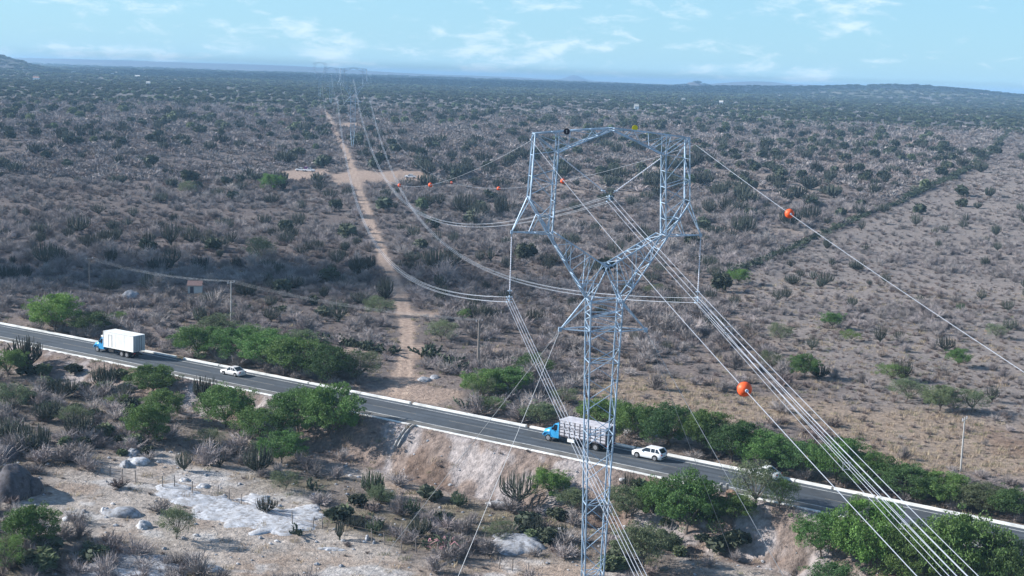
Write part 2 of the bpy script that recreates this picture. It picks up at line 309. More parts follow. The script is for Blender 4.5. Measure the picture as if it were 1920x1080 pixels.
Rg, Ag = np.meshgrid(rad, ang, indexing='ij'); X = Rg*np.sin(Ag); Y = Rg*np.cos(Ag); Z = zg(X, Y)
mg = mat('soil', (0, 0, 0), .95, 0, .42, 1.3, .9, 1.8, attr=True, spec=.1)
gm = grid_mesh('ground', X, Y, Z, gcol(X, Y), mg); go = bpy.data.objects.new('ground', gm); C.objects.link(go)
tag(go, 'dry brown soil of the scrubland with sandy openings', kind='structure')

# ------------------------------------------------------------------ road
def ribbon(name, s0, s1, z0, m, thick=0, segs=None, x0=-330, x1=330, parent=None, kind='structure', n=220):
    b = MB(); xs = np.linspace(x0, x1, n)
    parts = segs or [(x0, x1)]
    for a, e in parts:
        xx = np.linspace(a, e, max(2, int((e-a)/3)+1)); secs = []
        for x in xx:
            t = kt(x); nrm = np.array([-t[1], t[0]]); y = float(ky(x))
            p0 = np.array([x, y])+nrm*s0; p1 = np.array([x, y])+nrm*s1
            lo = z0-(thick or .002)
            secs.append([(p0[0], p0[1], lo), (p1[0], p1[1], lo), (p1[0], p1[1], z0), (p0[0], p0[1], z0)])
        b.loft(secs)
    o = b.build(name, m, parent)
    if kind: o['kind'] = kind
    return o
ribbon('road', -RW+.1, -.15, 0, 'asphalt', .3)
o = ribbon('road_shoulder', -RW+.25, -8.05, .004, 'shoulder')
ribbon('road_edge_line', -8.1, -7.93, .010, 'paint')
ribbon('road_edge_line', -1.35, -1.2, .006, 'paint')
seg = [(-330+i*12, -330+i*12+7) for i in range(55)]
ribbon('road_centre_line', -4.62, -4.50, .006, 'yline', segs=seg)
ribbon('road_patch', -4.4, -1.6, .0045, 'patch', segs=[(-70, -58), (-22, -12), (4, 9), (33, 52)])
ribbon('road_patch', -7.8, -5.0, .0045, 'patch', segs=[(-88, -80), (-48, -30), (-5, 2), (24, 29), (56, 66)])
for s0_ in (-2.0, -3.7, -5.5, -7.2): ribbon('road_wheel_track', s0_-.28, s0_+.28, .003, 'track')
ribbon('road_gutter', -RW-.25, -RW+.10, .03, 'kerb', .3)
def gx(px, py): return float(flat(px, py)[0])
kb = [(-330, gx(330, 670)), (gx(345, 673), gx(410, 686)), (gx(412, 687), gx(577, 720)), (gx(580, 721), gx(769, 756)), (gx(775, 757), gx(986, 799)), (gx(994, 801), gx(1190, 840)), (gx(1193, 840), gx(1490, 903)), (gx(1492, 903), gx(1560, 918)), (gx(1564, 918), gx(1640, 934)), (gx(1644, 935), 330)]
kbo = ribbon('road_kerb', -.15, .34, .26, 'kerb', .6, segs=kb)

# concrete chute down the bank
b = MB(); p0 = G(778, 799); p1 = G(741, 842)
for side in (-.45, .45):
    pp = []
    for t in np.linspace(0, 1, 10):
        x = p0[0]*(1-t)+p1[0]*t+side*.8; y = p0[1]*(1-t)+p1[1]*t; pp.append((x, y, float(zg(x, y))+.12))
    for a, e in zip(pp[:-1], pp[1:]): b.bar(a, e, .14, .35)
tag(b.build('drainage_chute', 'conc'), 'narrow concrete drainage chute running down the bare bank below the road', 'drain')
b = MB(); p = G(541, 755); b.box((p[0], p[1], p[2]+.2), (1.6, .5, .8), math.radians(-30)); b.box((p[0]+.9, p[1]-.9, p[2]), (.3, 1.4, .8), math.radians(-30)); b.box((p[0]-.7, p[1]-.6, p[2]), (.3, 1.2, .8), math.radians(-30))
tag(b.build('culvert_headwall', 'conc'), 'small white concrete culvert headwall at the near road edge left of the big green trees', 'culvert')
b = MB(); p = G(1352, 922); b.box((p[0], p[1], p[2]+.4), (.3, .3, 1.4)); b.box((p[0]+.7, p[1]-.2, p[2]+.4), (.3, .3, 1.4)); b.box((p[0]+.35, p[1], p[2]+.2), (1., .2, .5))
tag(b.build('culvert_headwall', 'conc'), 'grey concrete culvert headwall between trees at the near road edge in the right foreground', 'culvert')

# ------------------------------------------------------------------ plant meshes
def twig_shrub(n, spread=1., h=1.9, seed=0, w=.045, flat_=1.):
    r = np.random.RandomState(seed); V = []; Fc = []
    nm = max(6, n//14); mains = []
    for i in range(nm):
        a = r.rand()*6.283; tl = r.rand()**.6*1.15; L = h*(.7+.45*r.rand())
        d = np.array([math.cos(a)*math.sin(tl)*spread, math.sin(a)*math.sin(tl)*spread, math.cos(tl)*.95]); mains.append((d*L, .15*r.randn(3)))
    for i in range(n):
        e, bend = mains[i % nm]; t0 = r.rand()*.7 if i >= nm else 0; p = e*t0+bend*t0
        if i >= nm:
            d = e/np.linalg.norm(e)+r.randn(3)*.55; d[2] = abs(d[2])*.8+.12; d /= np.linalg.norm(d); L = (.35+.6*r.rand())*h*.55
        else: d = e/np.linalg.norm(e); L = np.linalg.norm(e)
        mid = p+d*L*.5+r.randn(3)*.06; end = p+d*L+r.randn(3)*.10
        k = r.randn(3); k -= d*(k@d); k /= np.linalg.norm(k); ww = w*(1.6 if i < nm else 1)
        o = len(V); V += [p-k*ww/2, p+k*ww/2, mid+k*ww*.4, mid-k*ww*.4, end]; Fc += [(o, o+1, o+2, o+3), (o+3, o+2, o+4)]
    V = np.array(V); V[:, 2] = np.maximum(V[:, 2], 0)*flat_
    b = MB(); b.v = [tuple(q) for q in V.tolist()]; b.f = Fc; b.mi = [0]*len(Fc); return b
def leaf_cloud(b, cent, radii, n, size, r, droop=0):
    # small leaf sprays spread in the outer shell of a lobe
    d = r.randn(n, 3); d /= np.linalg.norm(d, axis=1)[:, None]; k = (.55+.5*r.rand(n)**.7)[:, None]
    P = np.array(cent)+d*k*np.array(radii); s = size*(.6+.8*r.rand(n))[:, None]
    a = r.randn(n, 3); a[:, 2] *= .5; a /= np.linalg.norm(a, axis=1)[:, None]; c = np.cross(a, r.randn(n, 3)); c /= np.linalg.norm(c, axis=1)[:, None]
    V = np.stack([P-a*s, P+c*s*.45, P+a*s, P-c*s*.45], 1).reshape(-1, 3); o = len(b.v)
    b.v += [tuple(q) for q in V.tolist()]; b.f += [(o+4*i, o+4*i+1, o+4*i+2, o+4*i+3) for i in range(n)]; b.mi += [b.cur]*n
def crown(seed, n=2600, lobes=16, size=.20, fl=.5, open_=0.):
    r = np.random.RandomState(seed); b = MB(); lobes = int(lobes*2.3)
    for i in range(lobes):
        a = r.rand()*6.283; q = r.rand()**.55*.86; zc = .60+.34*r.rand()-.38*q*q-(.26*r.rand() if r.rand() < .35 else 0)
        rr = (.10+.15*r.rand()); leaf_cloud(b, (math.cos(a)*q, math.sin(a)*q, zc), (rr*1.25, rr*1.25, rr*fl*(.7+.6*r.rand())), int(n/lobes*(.35+1.3*r.rand())), size*.20, r)
    for i in range(int(lobes*.5)):                      # loose sprays reaching out
        a = r.rand()*6.283; q = .75+.33*r.rand(); rr = .06+.06*r.rand(); leaf_cloud(b, (math.cos(a)*q, math.sin(a)*q, .42+.4*r.rand()), (rr*1.6, rr*1.6, rr*.6), int(n/lobes*.3), size*.18, r)
    m = int(n*(.10+open_)); leaf_cloud(b, (0, 0, .52), (.80, .80, .34), m, size*.2, r)
    return b                                                # unit: radius ~1, height ~1
def trunk(seed, ends=9):
    r = np.random.RandomState(seed+50); b = MB(); fork = np.array([.05*r.randn(), .05*r.randn(), .16]); b.tube([(0, 0, -.05), tuple(fork*.6), tuple(fork)], [.045, .036, .032], 7)
    for i in range(ends):
        a = 6.283*i/ends+r.rand()*.5; q = .35+.45*r.rand(); e = np.array([math.cos(a)*q, math.sin(a)*q, .5+.2*r.rand()]); m = fork*.4+e*.5+r.randn(3)*.04
        b.tube([tuple(fork), tuple(m), tuple(e)], [.026, .015, .006], 5)
        for j in range(2):
            e2 = e+np.array([r.randn()*.16, r.randn()*.16, .12]); b.tube([tuple(m), tuple(e2)], [.010, .004], 4)
    return b
CROWNS = [crown(s, n, l, sz, f, o) for s, n, l, sz, f, o in [(1, 14000, 20, .115, .6, 0), (2, 14000, 24, .11, .5, .05), (3, 9000, 15, .12, .65, .0), (4, 5200, 14, .105, .65, .12), (5, 17000, 28, .105, .55, .03)]]
CM = {}
def crown_mesh(k, m):
    if (k, m) not in CM: CM[(k, m)] = CROWNS[k].mesh('crown', m)
    return CM[(k, m)]
TRUNKS = [trunk(i).mesh('trunk', 'bark') for i in range(4)]
def cactus(seed, arms=16, h=1., spread=.5, rr=.030, base=.12, straight=.12, fork=True):
    r = np.random.RandomState(seed); b = MB(); b.tube([(0, 0, -.04), (0.01, 0, base)], [.06, .05], 7)
    for i in range(arms):
        a = 6.283*i/arms*1.618*3+r.rand(); q = spread*(.15+.85*math.sqrt((i+.5)/arms)); hh = h*(.72+.33*r.rand())*(1-.28*(q/spread)**2); z0 = base*(.3+.8*r.rand())
        ca, sa = math.cos(a), math.sin(a); pts = [(0, 0, z0)]
        for t in (.18, .38, .62, 1.):
            k = q*(1-(1-t)**3.2) if r.rand() > straight else q*t
            pts.append((ca*k+.012*r.randn(), sa*k+.012*r.randn(), z0+(hh-z0)*t))
        w = rr*(.75+.5*r.rand()); b.tube(pts, [w*.9, w, w, w*.95, w*.45], 6)
        if fork and r.rand() < .5:
            p = pts[2]; b.tube([p, (p[0]*1.25+.02*r.randn(), p[1]*1.25+.02*r.randn(), p[2]+.08), (p[0]*1.3+.02*r.randn(), p[1]*1.3, min(h, p[2]+.4*h))], [w*.8, w*.8, w*.4], 5)
    return b
CACT = [cactus(1, 40, 1, .48, .014).mesh('candelabra_cactus', 'cact'), cactus(2, 60, 1, .36, .013, .06, .25).mesh('candelabra_cactus', 'cact'), cactus(3, 46, 1, .55, .011, .2).mesh('candelabra_cactus', 'cact'),
        cactus(4, 70, 1, .62, .015, .05, .15).mesh('candelabra_cactus', 'cact'), cactus(5, 16, 1, .30, .020, .15).mesh('candelabra_cactus', 'cact'), cactus(6, 40, 1, .40, .016, .05, .2).mesh('candelabra_cactus', 'cactg')]
def pear(seed, n=90, w=1.1, h=1.5, pink=False):
    r = np.random.RandomState(seed); b = MB(); st = [(np.array([r.randn()*.5*w, r.randn()*.35*w, 0.]), np.array([r.randn()*.35, r.randn()*.35, 1.])) for _ in range(max(5, n//9))]; k = 0
    while k < n:
        p, d = st[r.randint(len(st))]; d = d+r.randn(3)*.45; d[2] = abs(d[2])+.05; d /= np.linalg.norm(d); L = .34+.16*r.rand()
        if p[2]+L > h: 
            k += .2; continue
        c = p+d*L*.5; s_ = np.cross(d, r.randn(3)); s_ /= np.linalg.norm(s_); nn = np.cross(d, s_)*.035; ring = [c+d*math.cos(t)*L*.5+s_*math.sin(t)*L*.34 for t in np.linspace(0, 6.283, 8)[:-1]]
        m = 7; b.cur = 1 if (pink and r.rand() < .35) else 0
        b.add([c-nn*1.2]+[q-nn*.3 for q in ring]+[c+nn*1.2]+[q+nn*.3 for q in ring], [(0, 1+(i+1) % m, 1+i) for i in range(m)]+[(m+1, m+2+i, m+2+(i+1) % m) for i in range(m)]+[(1+i, 1+(i+1) % m, m+2+(i+1) % m, m+2+i) for i in range(m)])
        st.append((p+d*L*.92, d)); k += 1
    return b
PEAR = [pear(1).mesh('prickly_pear', 'pear'), pear(2, 110, 1.3, 1.8).mesh('prickly_pear', 'pear'), pear(3, 70, .9, 1.2).mesh('prickly_pear', 'pear')]
SHRUB = [twig_shrub(420, 1., 1.9, 11).mesh('leafless_shrub', 'twig'), twig_shrub(360, 1.15, 1.5, 12).mesh('leafless_shrub', 'twig'), twig_shrub(480, .9, 2.3, 13).mesh('leafless_shrub', 'twig'), twig_shrub(320, 1.2, 1.1, 14).mesh('leafless_shrub', 'twigb')]
FARSH = [twig_shrub(150, 1.25, 1.7, 21, .13, .9).mesh('leafless_shrub', 'twig'), twig_shrub(140, 1.3, 1.5, 22, .14, .85).mesh('leafless_shrub', 'twig'), twig_shrub(140, 1.2, 1.9, 23, .13).mesh('leafless_shrub', 'twigb')]
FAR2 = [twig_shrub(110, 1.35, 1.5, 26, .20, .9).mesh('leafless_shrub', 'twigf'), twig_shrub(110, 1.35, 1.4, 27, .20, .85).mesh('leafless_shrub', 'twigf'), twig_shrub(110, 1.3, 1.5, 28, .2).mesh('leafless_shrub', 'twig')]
def bush(seed, n, m, size=.30): 
    r = np.random.RandomState(seed); b = MB()
    for i in range(9):
        a = r.rand()*6.283; q = r.rand()*.7; leaf_cloud(b, (math.cos(a)*q, math.sin(a)*q, .55+.3*r.rand()), (.42, .42, .38), n//9, size, r)
    return b.mesh('evergreen_bush', m)
BUSH = [bush(31, 360, 'darkleaf'), bush(32, 300, 'darkleaf'), bush(33, 300, 'leafC')]
def tuft(seed, n=26, h=.55, m='grass', sp=.35):
    r = np.random.RandomState(seed); b = MB()
    for i in range(n):
        a = r.rand()*6.283; p = np.array([r.randn()*sp, r.randn()*sp, 0]); e = p+np.array([math.cos(a)*.28, math.sin(a)*.28, h*(.6+.6*r.rand())]); k = np.array([-math.sin(a), math.cos(a), 0])*.035
        b.add([p-k, p+k, e], [(0, 1, 2)])
    return b.mesh('grass_tuft', m)
TUFT = [tuft(41), tuft(42, 20, .4), tuft(43, 24, .4, 'grassg')]
def litter(seed):                                     # fallen dark twigs and herb clumps
    return twig_shrub(90, 1.5, .55, seed, .04, .7).mesh('low_brush', 'twigb')
LIT = [litter(51), litter(52)]

# ------------------------------------------------------------------ scatter (stuff): one object of points, instancing meshes
def lib(name, meshes):
    c = bpy.data.collections.new(name)
    for m in meshes:
        o = bpy.data.objects.new(m.name.split('.')[0], m); c.objects.link(o)
    return c
def scatter(name, label, P, rz, sc, idx, meshes):
    me = bpy.data.meshes.new(name); n = len(P); me.vertices.add(n); me.vertices.foreach_set('co', np.asarray(P, np.float32).reshape(-1))
    a = me.attributes.new('rot', 'FLOAT_VECTOR', 'POINT'); a.data.foreach_set('vector', np.stack([np.zeros(n), np.zeros(n), rz], -1).reshape(-1).astype(np.float32))
    a = me.attributes.new('scl', 'FLOAT_VECTOR', 'POINT'); a.data.foreach_set('vector', np.asarray(sc, np.float32).reshape(-1))
    a = me.attributes.new('idx', 'INT', 'POINT'); a.data.foreach_set('value', np.asarray(idx, np.int32))
    o = bpy.data.objects.new(name, me); C.objects.link(o); tag(o, label, kind='stuff')
    g = bpy.data.node_groups.new(name, 'GeometryNodeTree'); g.interface.new_socket('Geometry', in_out='INPUT', socket_type='NodeSocketGeometry'); g.interface.new_socket('Geometry', in_out='OUTPUT', socket_type='NodeSocketGeometry')
    gi = g.nodes.new('NodeGroupInput'); goo = g.nodes.new('NodeGroupOutput'); ip = g.nodes.new('GeometryNodeInstanceOnPoints'); ci = g.nodes.new('GeometryNodeCollectionInfo')
    ci.inputs['Collection'].default_value = lib(name+' sources', meshes); ci.inputs['Separate Children'].default_value = True; ci.inputs['Reset Children'].default_value = True
    def na(nm, t):
        q = g.nodes.new('GeometryNodeInputNamedAttribute'); q.data_type = t; q.inputs['Name'].default_value = nm
        return [k for k in q.outputs if k.enabled and k.name == 'Attribute'][0]
    L = g.links; L.new(gi.outputs[0], ip.inputs['Points']); L.new(ci.outputs[0], ip.inputs['Instance']); ip.inputs['Pick Instance'].default_value = True
    L.new(na('idx', 'INT'), ip.inputs['Instance Index']); L.new(na('rot', 'FLOAT_VECTOR'), ip.inputs['Rotation']); L.new(na('scl', 'FLOAT_VECTOR'), ip.inputs['Scale']); L.new(ip.outputs[0], goo.inputs[0])
    md = o.modifiers.new('scatter', 'NODES'); md.node_group = g; return o
HALF = math.radians(22.5)
def jgrid(r0, r1, step, seed):
    r = np.random.RandomState(seed); out_ = []; R = r0
    while R < r1:
        st = step(R); m = int(2*HALF*R/st); a = np.linspace(-HALF, HALF, m)+(r.rand(m)-.5)*st/R; q = R+(r.rand(m)-.5)*st*1.2; out_.append(np.stack([q*np.sin(a), q*np.cos(a)], -1)); R += st
    return np.concatenate(out_)
def field_mask(p):                                    # 1 where scrub may stand
    s = rs(p[:, 0], p[:, 1]); q = -(s+RW); k = (s > 2.5) | (q > 7.5)
    return k

# ------------------------------------------------------------------ labels by where a plant stands
def zone(x, y):
    s = float(rs(x, y)); tx = float(np.interp(-y, -TRK[::-1][:, 1][::-1], TRK[::-1][:, 0][::-1])) if y < 0 else float(np.interp(y, TRK[:, 1], TRK[:, 0]))
    px, py = proj((x, y, float(zg(x, y))))
    if s < -RW:
        if px < 260: return 'in the left foreground above the boulders' if py < 900 else 'near the bottom left corner'
        if px < 560: return 'below the road between the white slab and the roadside trees' if py < 920 else 'beside the pale granite slab'
        if px < 860: return 'on the sandy ground below the drainage chute'
        if px < 1090: return 'between the bare bank and the guyed tower mast'
        if px < 1340: return 'just right of the tower mast below the road'
        return 'under the conductors in the right foreground'
    if py > 600:
        if px < 330: return 'behind the road near the white box truck'
        if px < 760: return 'behind the roadside trees left of the dirt track'
        if px < 1090: return 'between the dirt track and the tower behind the road'
        if px < 1450: return 'right of the tower waist behind the road'
        return 'on the pale slope beyond the road at right'
    if py > 460:
        if px < 240: return 'near the left edge around the leftmost power pole'
        if px < 500: return 'around the ruined hut left of the track'
        if px < tx_px(py): return 'left of the rutted dirt track'
        if px < 960: return 'under the hanging conductors left of the tower'
        if px < 1320: return 'seen around the steel tower waist'
        return 'below the diagonal cactus hedge'
    if py > 345:
        if px < 300: return 'in the left part of the plain'
        if px < tx_px(py): return 'in the plain left of the dirt track'
        if px < 960: return 'below the parked pickup right of the track'
        if px < 1300: return 'seen through the tower window'
        return 'left of the diagonal hedge' if x < float(hedge_x(y)) else 'right of the diagonal hedge'
    d = 'deep in the far plain ' if py < 255 else 'on the far plain '
    for lim, ph in ((150, 'at the left edge'), (330, 'left of centre-left'), (520, 'left of the parked trucks'), (640, 'around the parked trucks'), (760, 'around the lone pickup'), (880, 'right of the lone pickup'), (1000, 'just left of the tower head'), (1150, 'behind the left half of the tower head'), (1300, 'behind the right half of the tower head'), (1480, 'above the upper orange ball'), (1700, 'left of the upper hedge')):
        if px < lim: return d+ph
    return d+'at the far end of the diagonal hedge'
TPX = np.array([q for q in track_px], float)
def tx_px(py): return float(np.interp(py, TPX[::-1, 1], TPX[::-1, 0]))

# ------------------------------------------------------------------ green trees  (crown centre x, base y, crown width, height in photo pixels, mesh, leaf, label)
TREES = [
(103,622,92,66,0,'leafB','round bright green tree behind the road above the front of the white box truck'),
(172,628,72,42,2,'leafD','low dark green tree right of the bright round tree behind the truck'),
(228,602,24,18,3,'leafB','tiny yellow green tree in the dark scrub above the white box truck'),
(372,672,94,58,0,'leafA','leftmost tree of the dense green roadside belt, right of the truck shadow'),
(436,678,86,62,1,'leafA','spreading green tree of the roadside belt above the white sedan'),
(410,632,80,40,2,'leafC','dusty green tree at the back of the belt below the middle power pole'),
(500,692,104,66,4,'leafA','broad green tree in the middle of the belt right of the sedan'),
(478,646,80,34,2,'leafA','low green tree behind the middle of the roadside belt'),
(556,708,104,76,1,'leafA','tall green tree of the belt with a deep shaded trunk base'),
(618,716,96,66,4,'leafD','darker tree near the right end of the left roadside belt'),
(672,712,86,50,3,'leafC','thin dusty tree ending the left roadside belt beside the track mouth'),
(560,650,70,30,2,'leafC','small dusty tree behind the belt left of the prickly pear hedge'),
(712,592,56,34,3,'leafC','dusty green tree beside the dirt track under the conductors'),
(827,640,60,40,3,'leafC','pale green tree right of the dirt track above the pear thicket'),
(870,600,26,20,3,'leafB','small yellow green tree among candelabra cacti right of the track'),
(905,742,80,46,0,'leafA','green tree left of the wooden power pole at the road edge'),
(952,742,88,52,1,'leafA','wide green tree behind the road left of the falling conductors'),
(1012,800,70,44,2,'leafC','grey green tree directly behind the blue cattle truck cab'),
(920,772,60,28,3,'leafA','low green tree at the kerb left of the blue cattle truck'),
(1000,705,74,38,2,'leafD','dark tree behind the road where the guy wires cross'),
(1058,758,54,30,3,'leafC','thin tree left of the mast above the cattle truck'),
(1130,802,92,54,1,'leafA','green tree behind the cattle truck seen through the mast'),
(1192,822,104,62,0,'leafA','green tree behind the white off-roader, first right of the mast'),
(1256,838,110,74,4,'leafD','dark spreading tree behind the rear of the white off-roader'),
(1318,846,100,78,1,'leafA','tall tree of the right belt where a guy wire crosses it'),
(1372,866,104,72,0,'leafD','deep green tree of the right belt above the half hidden car'),
(1436,876,112,62,4,'leafA','wide tree of the right belt left of the conductor bundles'),
(1500,890,108,60,1,'leafD','dark tree of the right belt under the conductor spacer'),
(1568,905,110,78,0,'leafA','tall bright topped tree crossed by the conductor bundles'),
(1630,918,104,66,4,'leafA','tree of the right belt just right of the conductor crossing'),
(1700,936,108,62,1,'leafD','dense tree of the right belt below the concrete power pole'),
(1770,944,100,52,0,'leafA','tree of the right belt right of the concrete power pole'),
(1836,958,90,50,4,'leafC','dusty tree second from the right end of the belt'),
(1896,972,90,56,1,'leafD','tree of the right belt cut by the right edge of the photo'),
(1225,555,40,22,3,'leafC','small green tree just right of the guy beam behind the tower'),
(1385,532,40,26,0,'leafB','bright green round tree at the lower end of the diagonal cactus hedge'),
(1560,616,44,30,2,'leafA','dark green lone tree on the slope right of the conductors'),
(1463,640,46,32,3,'leafC','olive lone tree close to the right conductor bundle'),
(1595,640,40,20,3,'leafB','flat topped small tree with a bare trunk on the right slope'),
(1508,708,56,40,0,'leafA','green tree above the lower orange ball on the right slope'),
(1445,690,44,30,3,'leafC','dusty tree between conductors and lower slope'),
(1797,688,48,32,2,'leafA','isolated dark green tree near the right edge of the slope'),
(1672,712,60,30,3,'leafA','low tree left of the grey cactus on the right slope'),
(1700,750,76,40,3,'leafC','thin tree below the grey cactus on the right slope'),
(1762,770,66,44,0,'leafC','tree above and left of the concrete power pole'),
(1822,772,62,42,3,'leafC','tree immediately behind the top of the concrete power pole'),
(1868,634,40,26,3,'leafC','faint green tree close to the right edge on the slope'),
(510,356,44,28,0,'leafB','pale green round tree left of the parked trucks in the clearing'),
(488,492,58,46,3,'leafC','blue green feathery tree in the left plain'),
(352,365,36,24,3,'leafC','green tree in the middle of the left plain'),
(905,748,60,40,3,'leafC','feathery tree beside the base of the wooden pole'),
# near side of the road
(15,706,70,48,2,'leafA','green tree at the left edge below the tall cactus clump'),
(285,738,92,48,0,'leafA','green tree just below the near road edge left of the cactus columns'),
(305,786,76,54,1,'leafA','mid green tree below the near road edge in the left foreground'),
(276,828,84,68,0,'leafA','leafy green tree casting shade above the fallen white rocks'),
(424,800,102,74,4,'leafA','big round green tree right of the cactus columns by the near road edge'),
(220,762,44,22,3,'leafB','little yellow green tree left of the stacked green trees'),
(392,838,56,34,3,'leafC','small pale tree above the candelabra cacti by the fence'),
(140,800,64,40,3,'leafC','dusty tree in the dark thicket at left'),
(25,770,70,50,3,'leafC','grey green tree at the left edge of the thicket'),
(488,832,96,66,1,'leafA','green tree left of the largest roadside tree pair'),
(528,868,90,54,0,'leafA','lower green tree in front of the large roadside pair'),
(560,812,110,80,4,'leafA','large green tree reaching over the near road edge'),
(622,822,110,92,0,'leafA','largest green tree at the near road edge casting shade on the bank'),
(535,918,58,34,3,'leafC','low dusty tree above the pale granite slab'),
(713,948,52,34,2,'leafC','small green tree among cacti below the drainage chute'),
(1030,930,70,46,0,'leafB','bright green lone tree on the bank left of the mast'),
(1070,960,54,44,2,'leafC','olive tree immediately left of the mast below the road'),
(1172,972,84,60,1,'leafC','olive green tree immediately right of the mast below the road'),
(1205,1062,120,78,2,'leafC','dark olive tree in the right foreground near the frame bottom'),
(1286,1000,126,108,4,'leafA','tall dense green tree right of the mast hiding the near road edge'),
(1232,965,80,56,0,'leafA','green tree between the mast and the tall dense tree'),
(1415,952,100,86,3,'leafC','sparse see-through tree in front of the half hidden car'),
(1375,980,80,52,2,'leafA','green tree under the sparse tree beside the culvert'),
(1462,955,64,58,3,'leafA','sparse tree with open branches overlapping the road'),
(1540,1046,104,84,1,'leafA','green tree left of the brightest foreground tree'),
(1625,1078,136,130,0,'leafB','brightest green foreground tree under the conductor bundles'),
(1700,1100,130,110,4,'leafA','dense tree behind the conductor bundles at the frame bottom'),
(1800,1112,170,150,1,'leafA','large tree in the bottom right corner overlapping the road'),
(1880,1130,120,120,4,'leafD','dark tree cut by the bottom right corner'),
(1560,1120,110,60,2,'leafD','dark low tree at the frame bottom left of the bundles'),
(62,1030,98,84,1,'leafA','green tree in the bottom left corner in front of the boulder'),
(10,1075,70,70,3,'leafA','green tree cut by the bottom left corner'),
(330,1010,70,60,3,'leafC','sparse feathery tree left of the pale granite slab'),
(935,1010,60,30,3,'leafC','low green tree right of the pink cactus heap'),
(520,780,50,30,3,'leafC','small tree left of the culvert headwall'),
(1620,960,60,28,3,'leafC','low roadside tree at the near edge under the conductors'),
]
def tree(i, x, y, w, h, k, lf, label):
    p = G(x, y); m = mpp(p); W_ = w*m*.5*1.1; H_ = h*m*1.18
    t = empty('tree', tuple(p), random.random()*6.28); tag(t, label, 'tree', 'green trees of the scrubland')
    c = inst('crown', crown_mesh(k, lf), (0, 0, 0), 0, (W_, W_, H_), t)
    q = inst('trunk', TRUNKS[i % 4], (0, 0, 0), 0, (W_*.9, W_*.9, H_), t); return p, W_
TP = [tree(i, *t) for i, t in enumerate(TREES)]
TXY = np.array([[p[0], p[1], r] for p, r in TP])
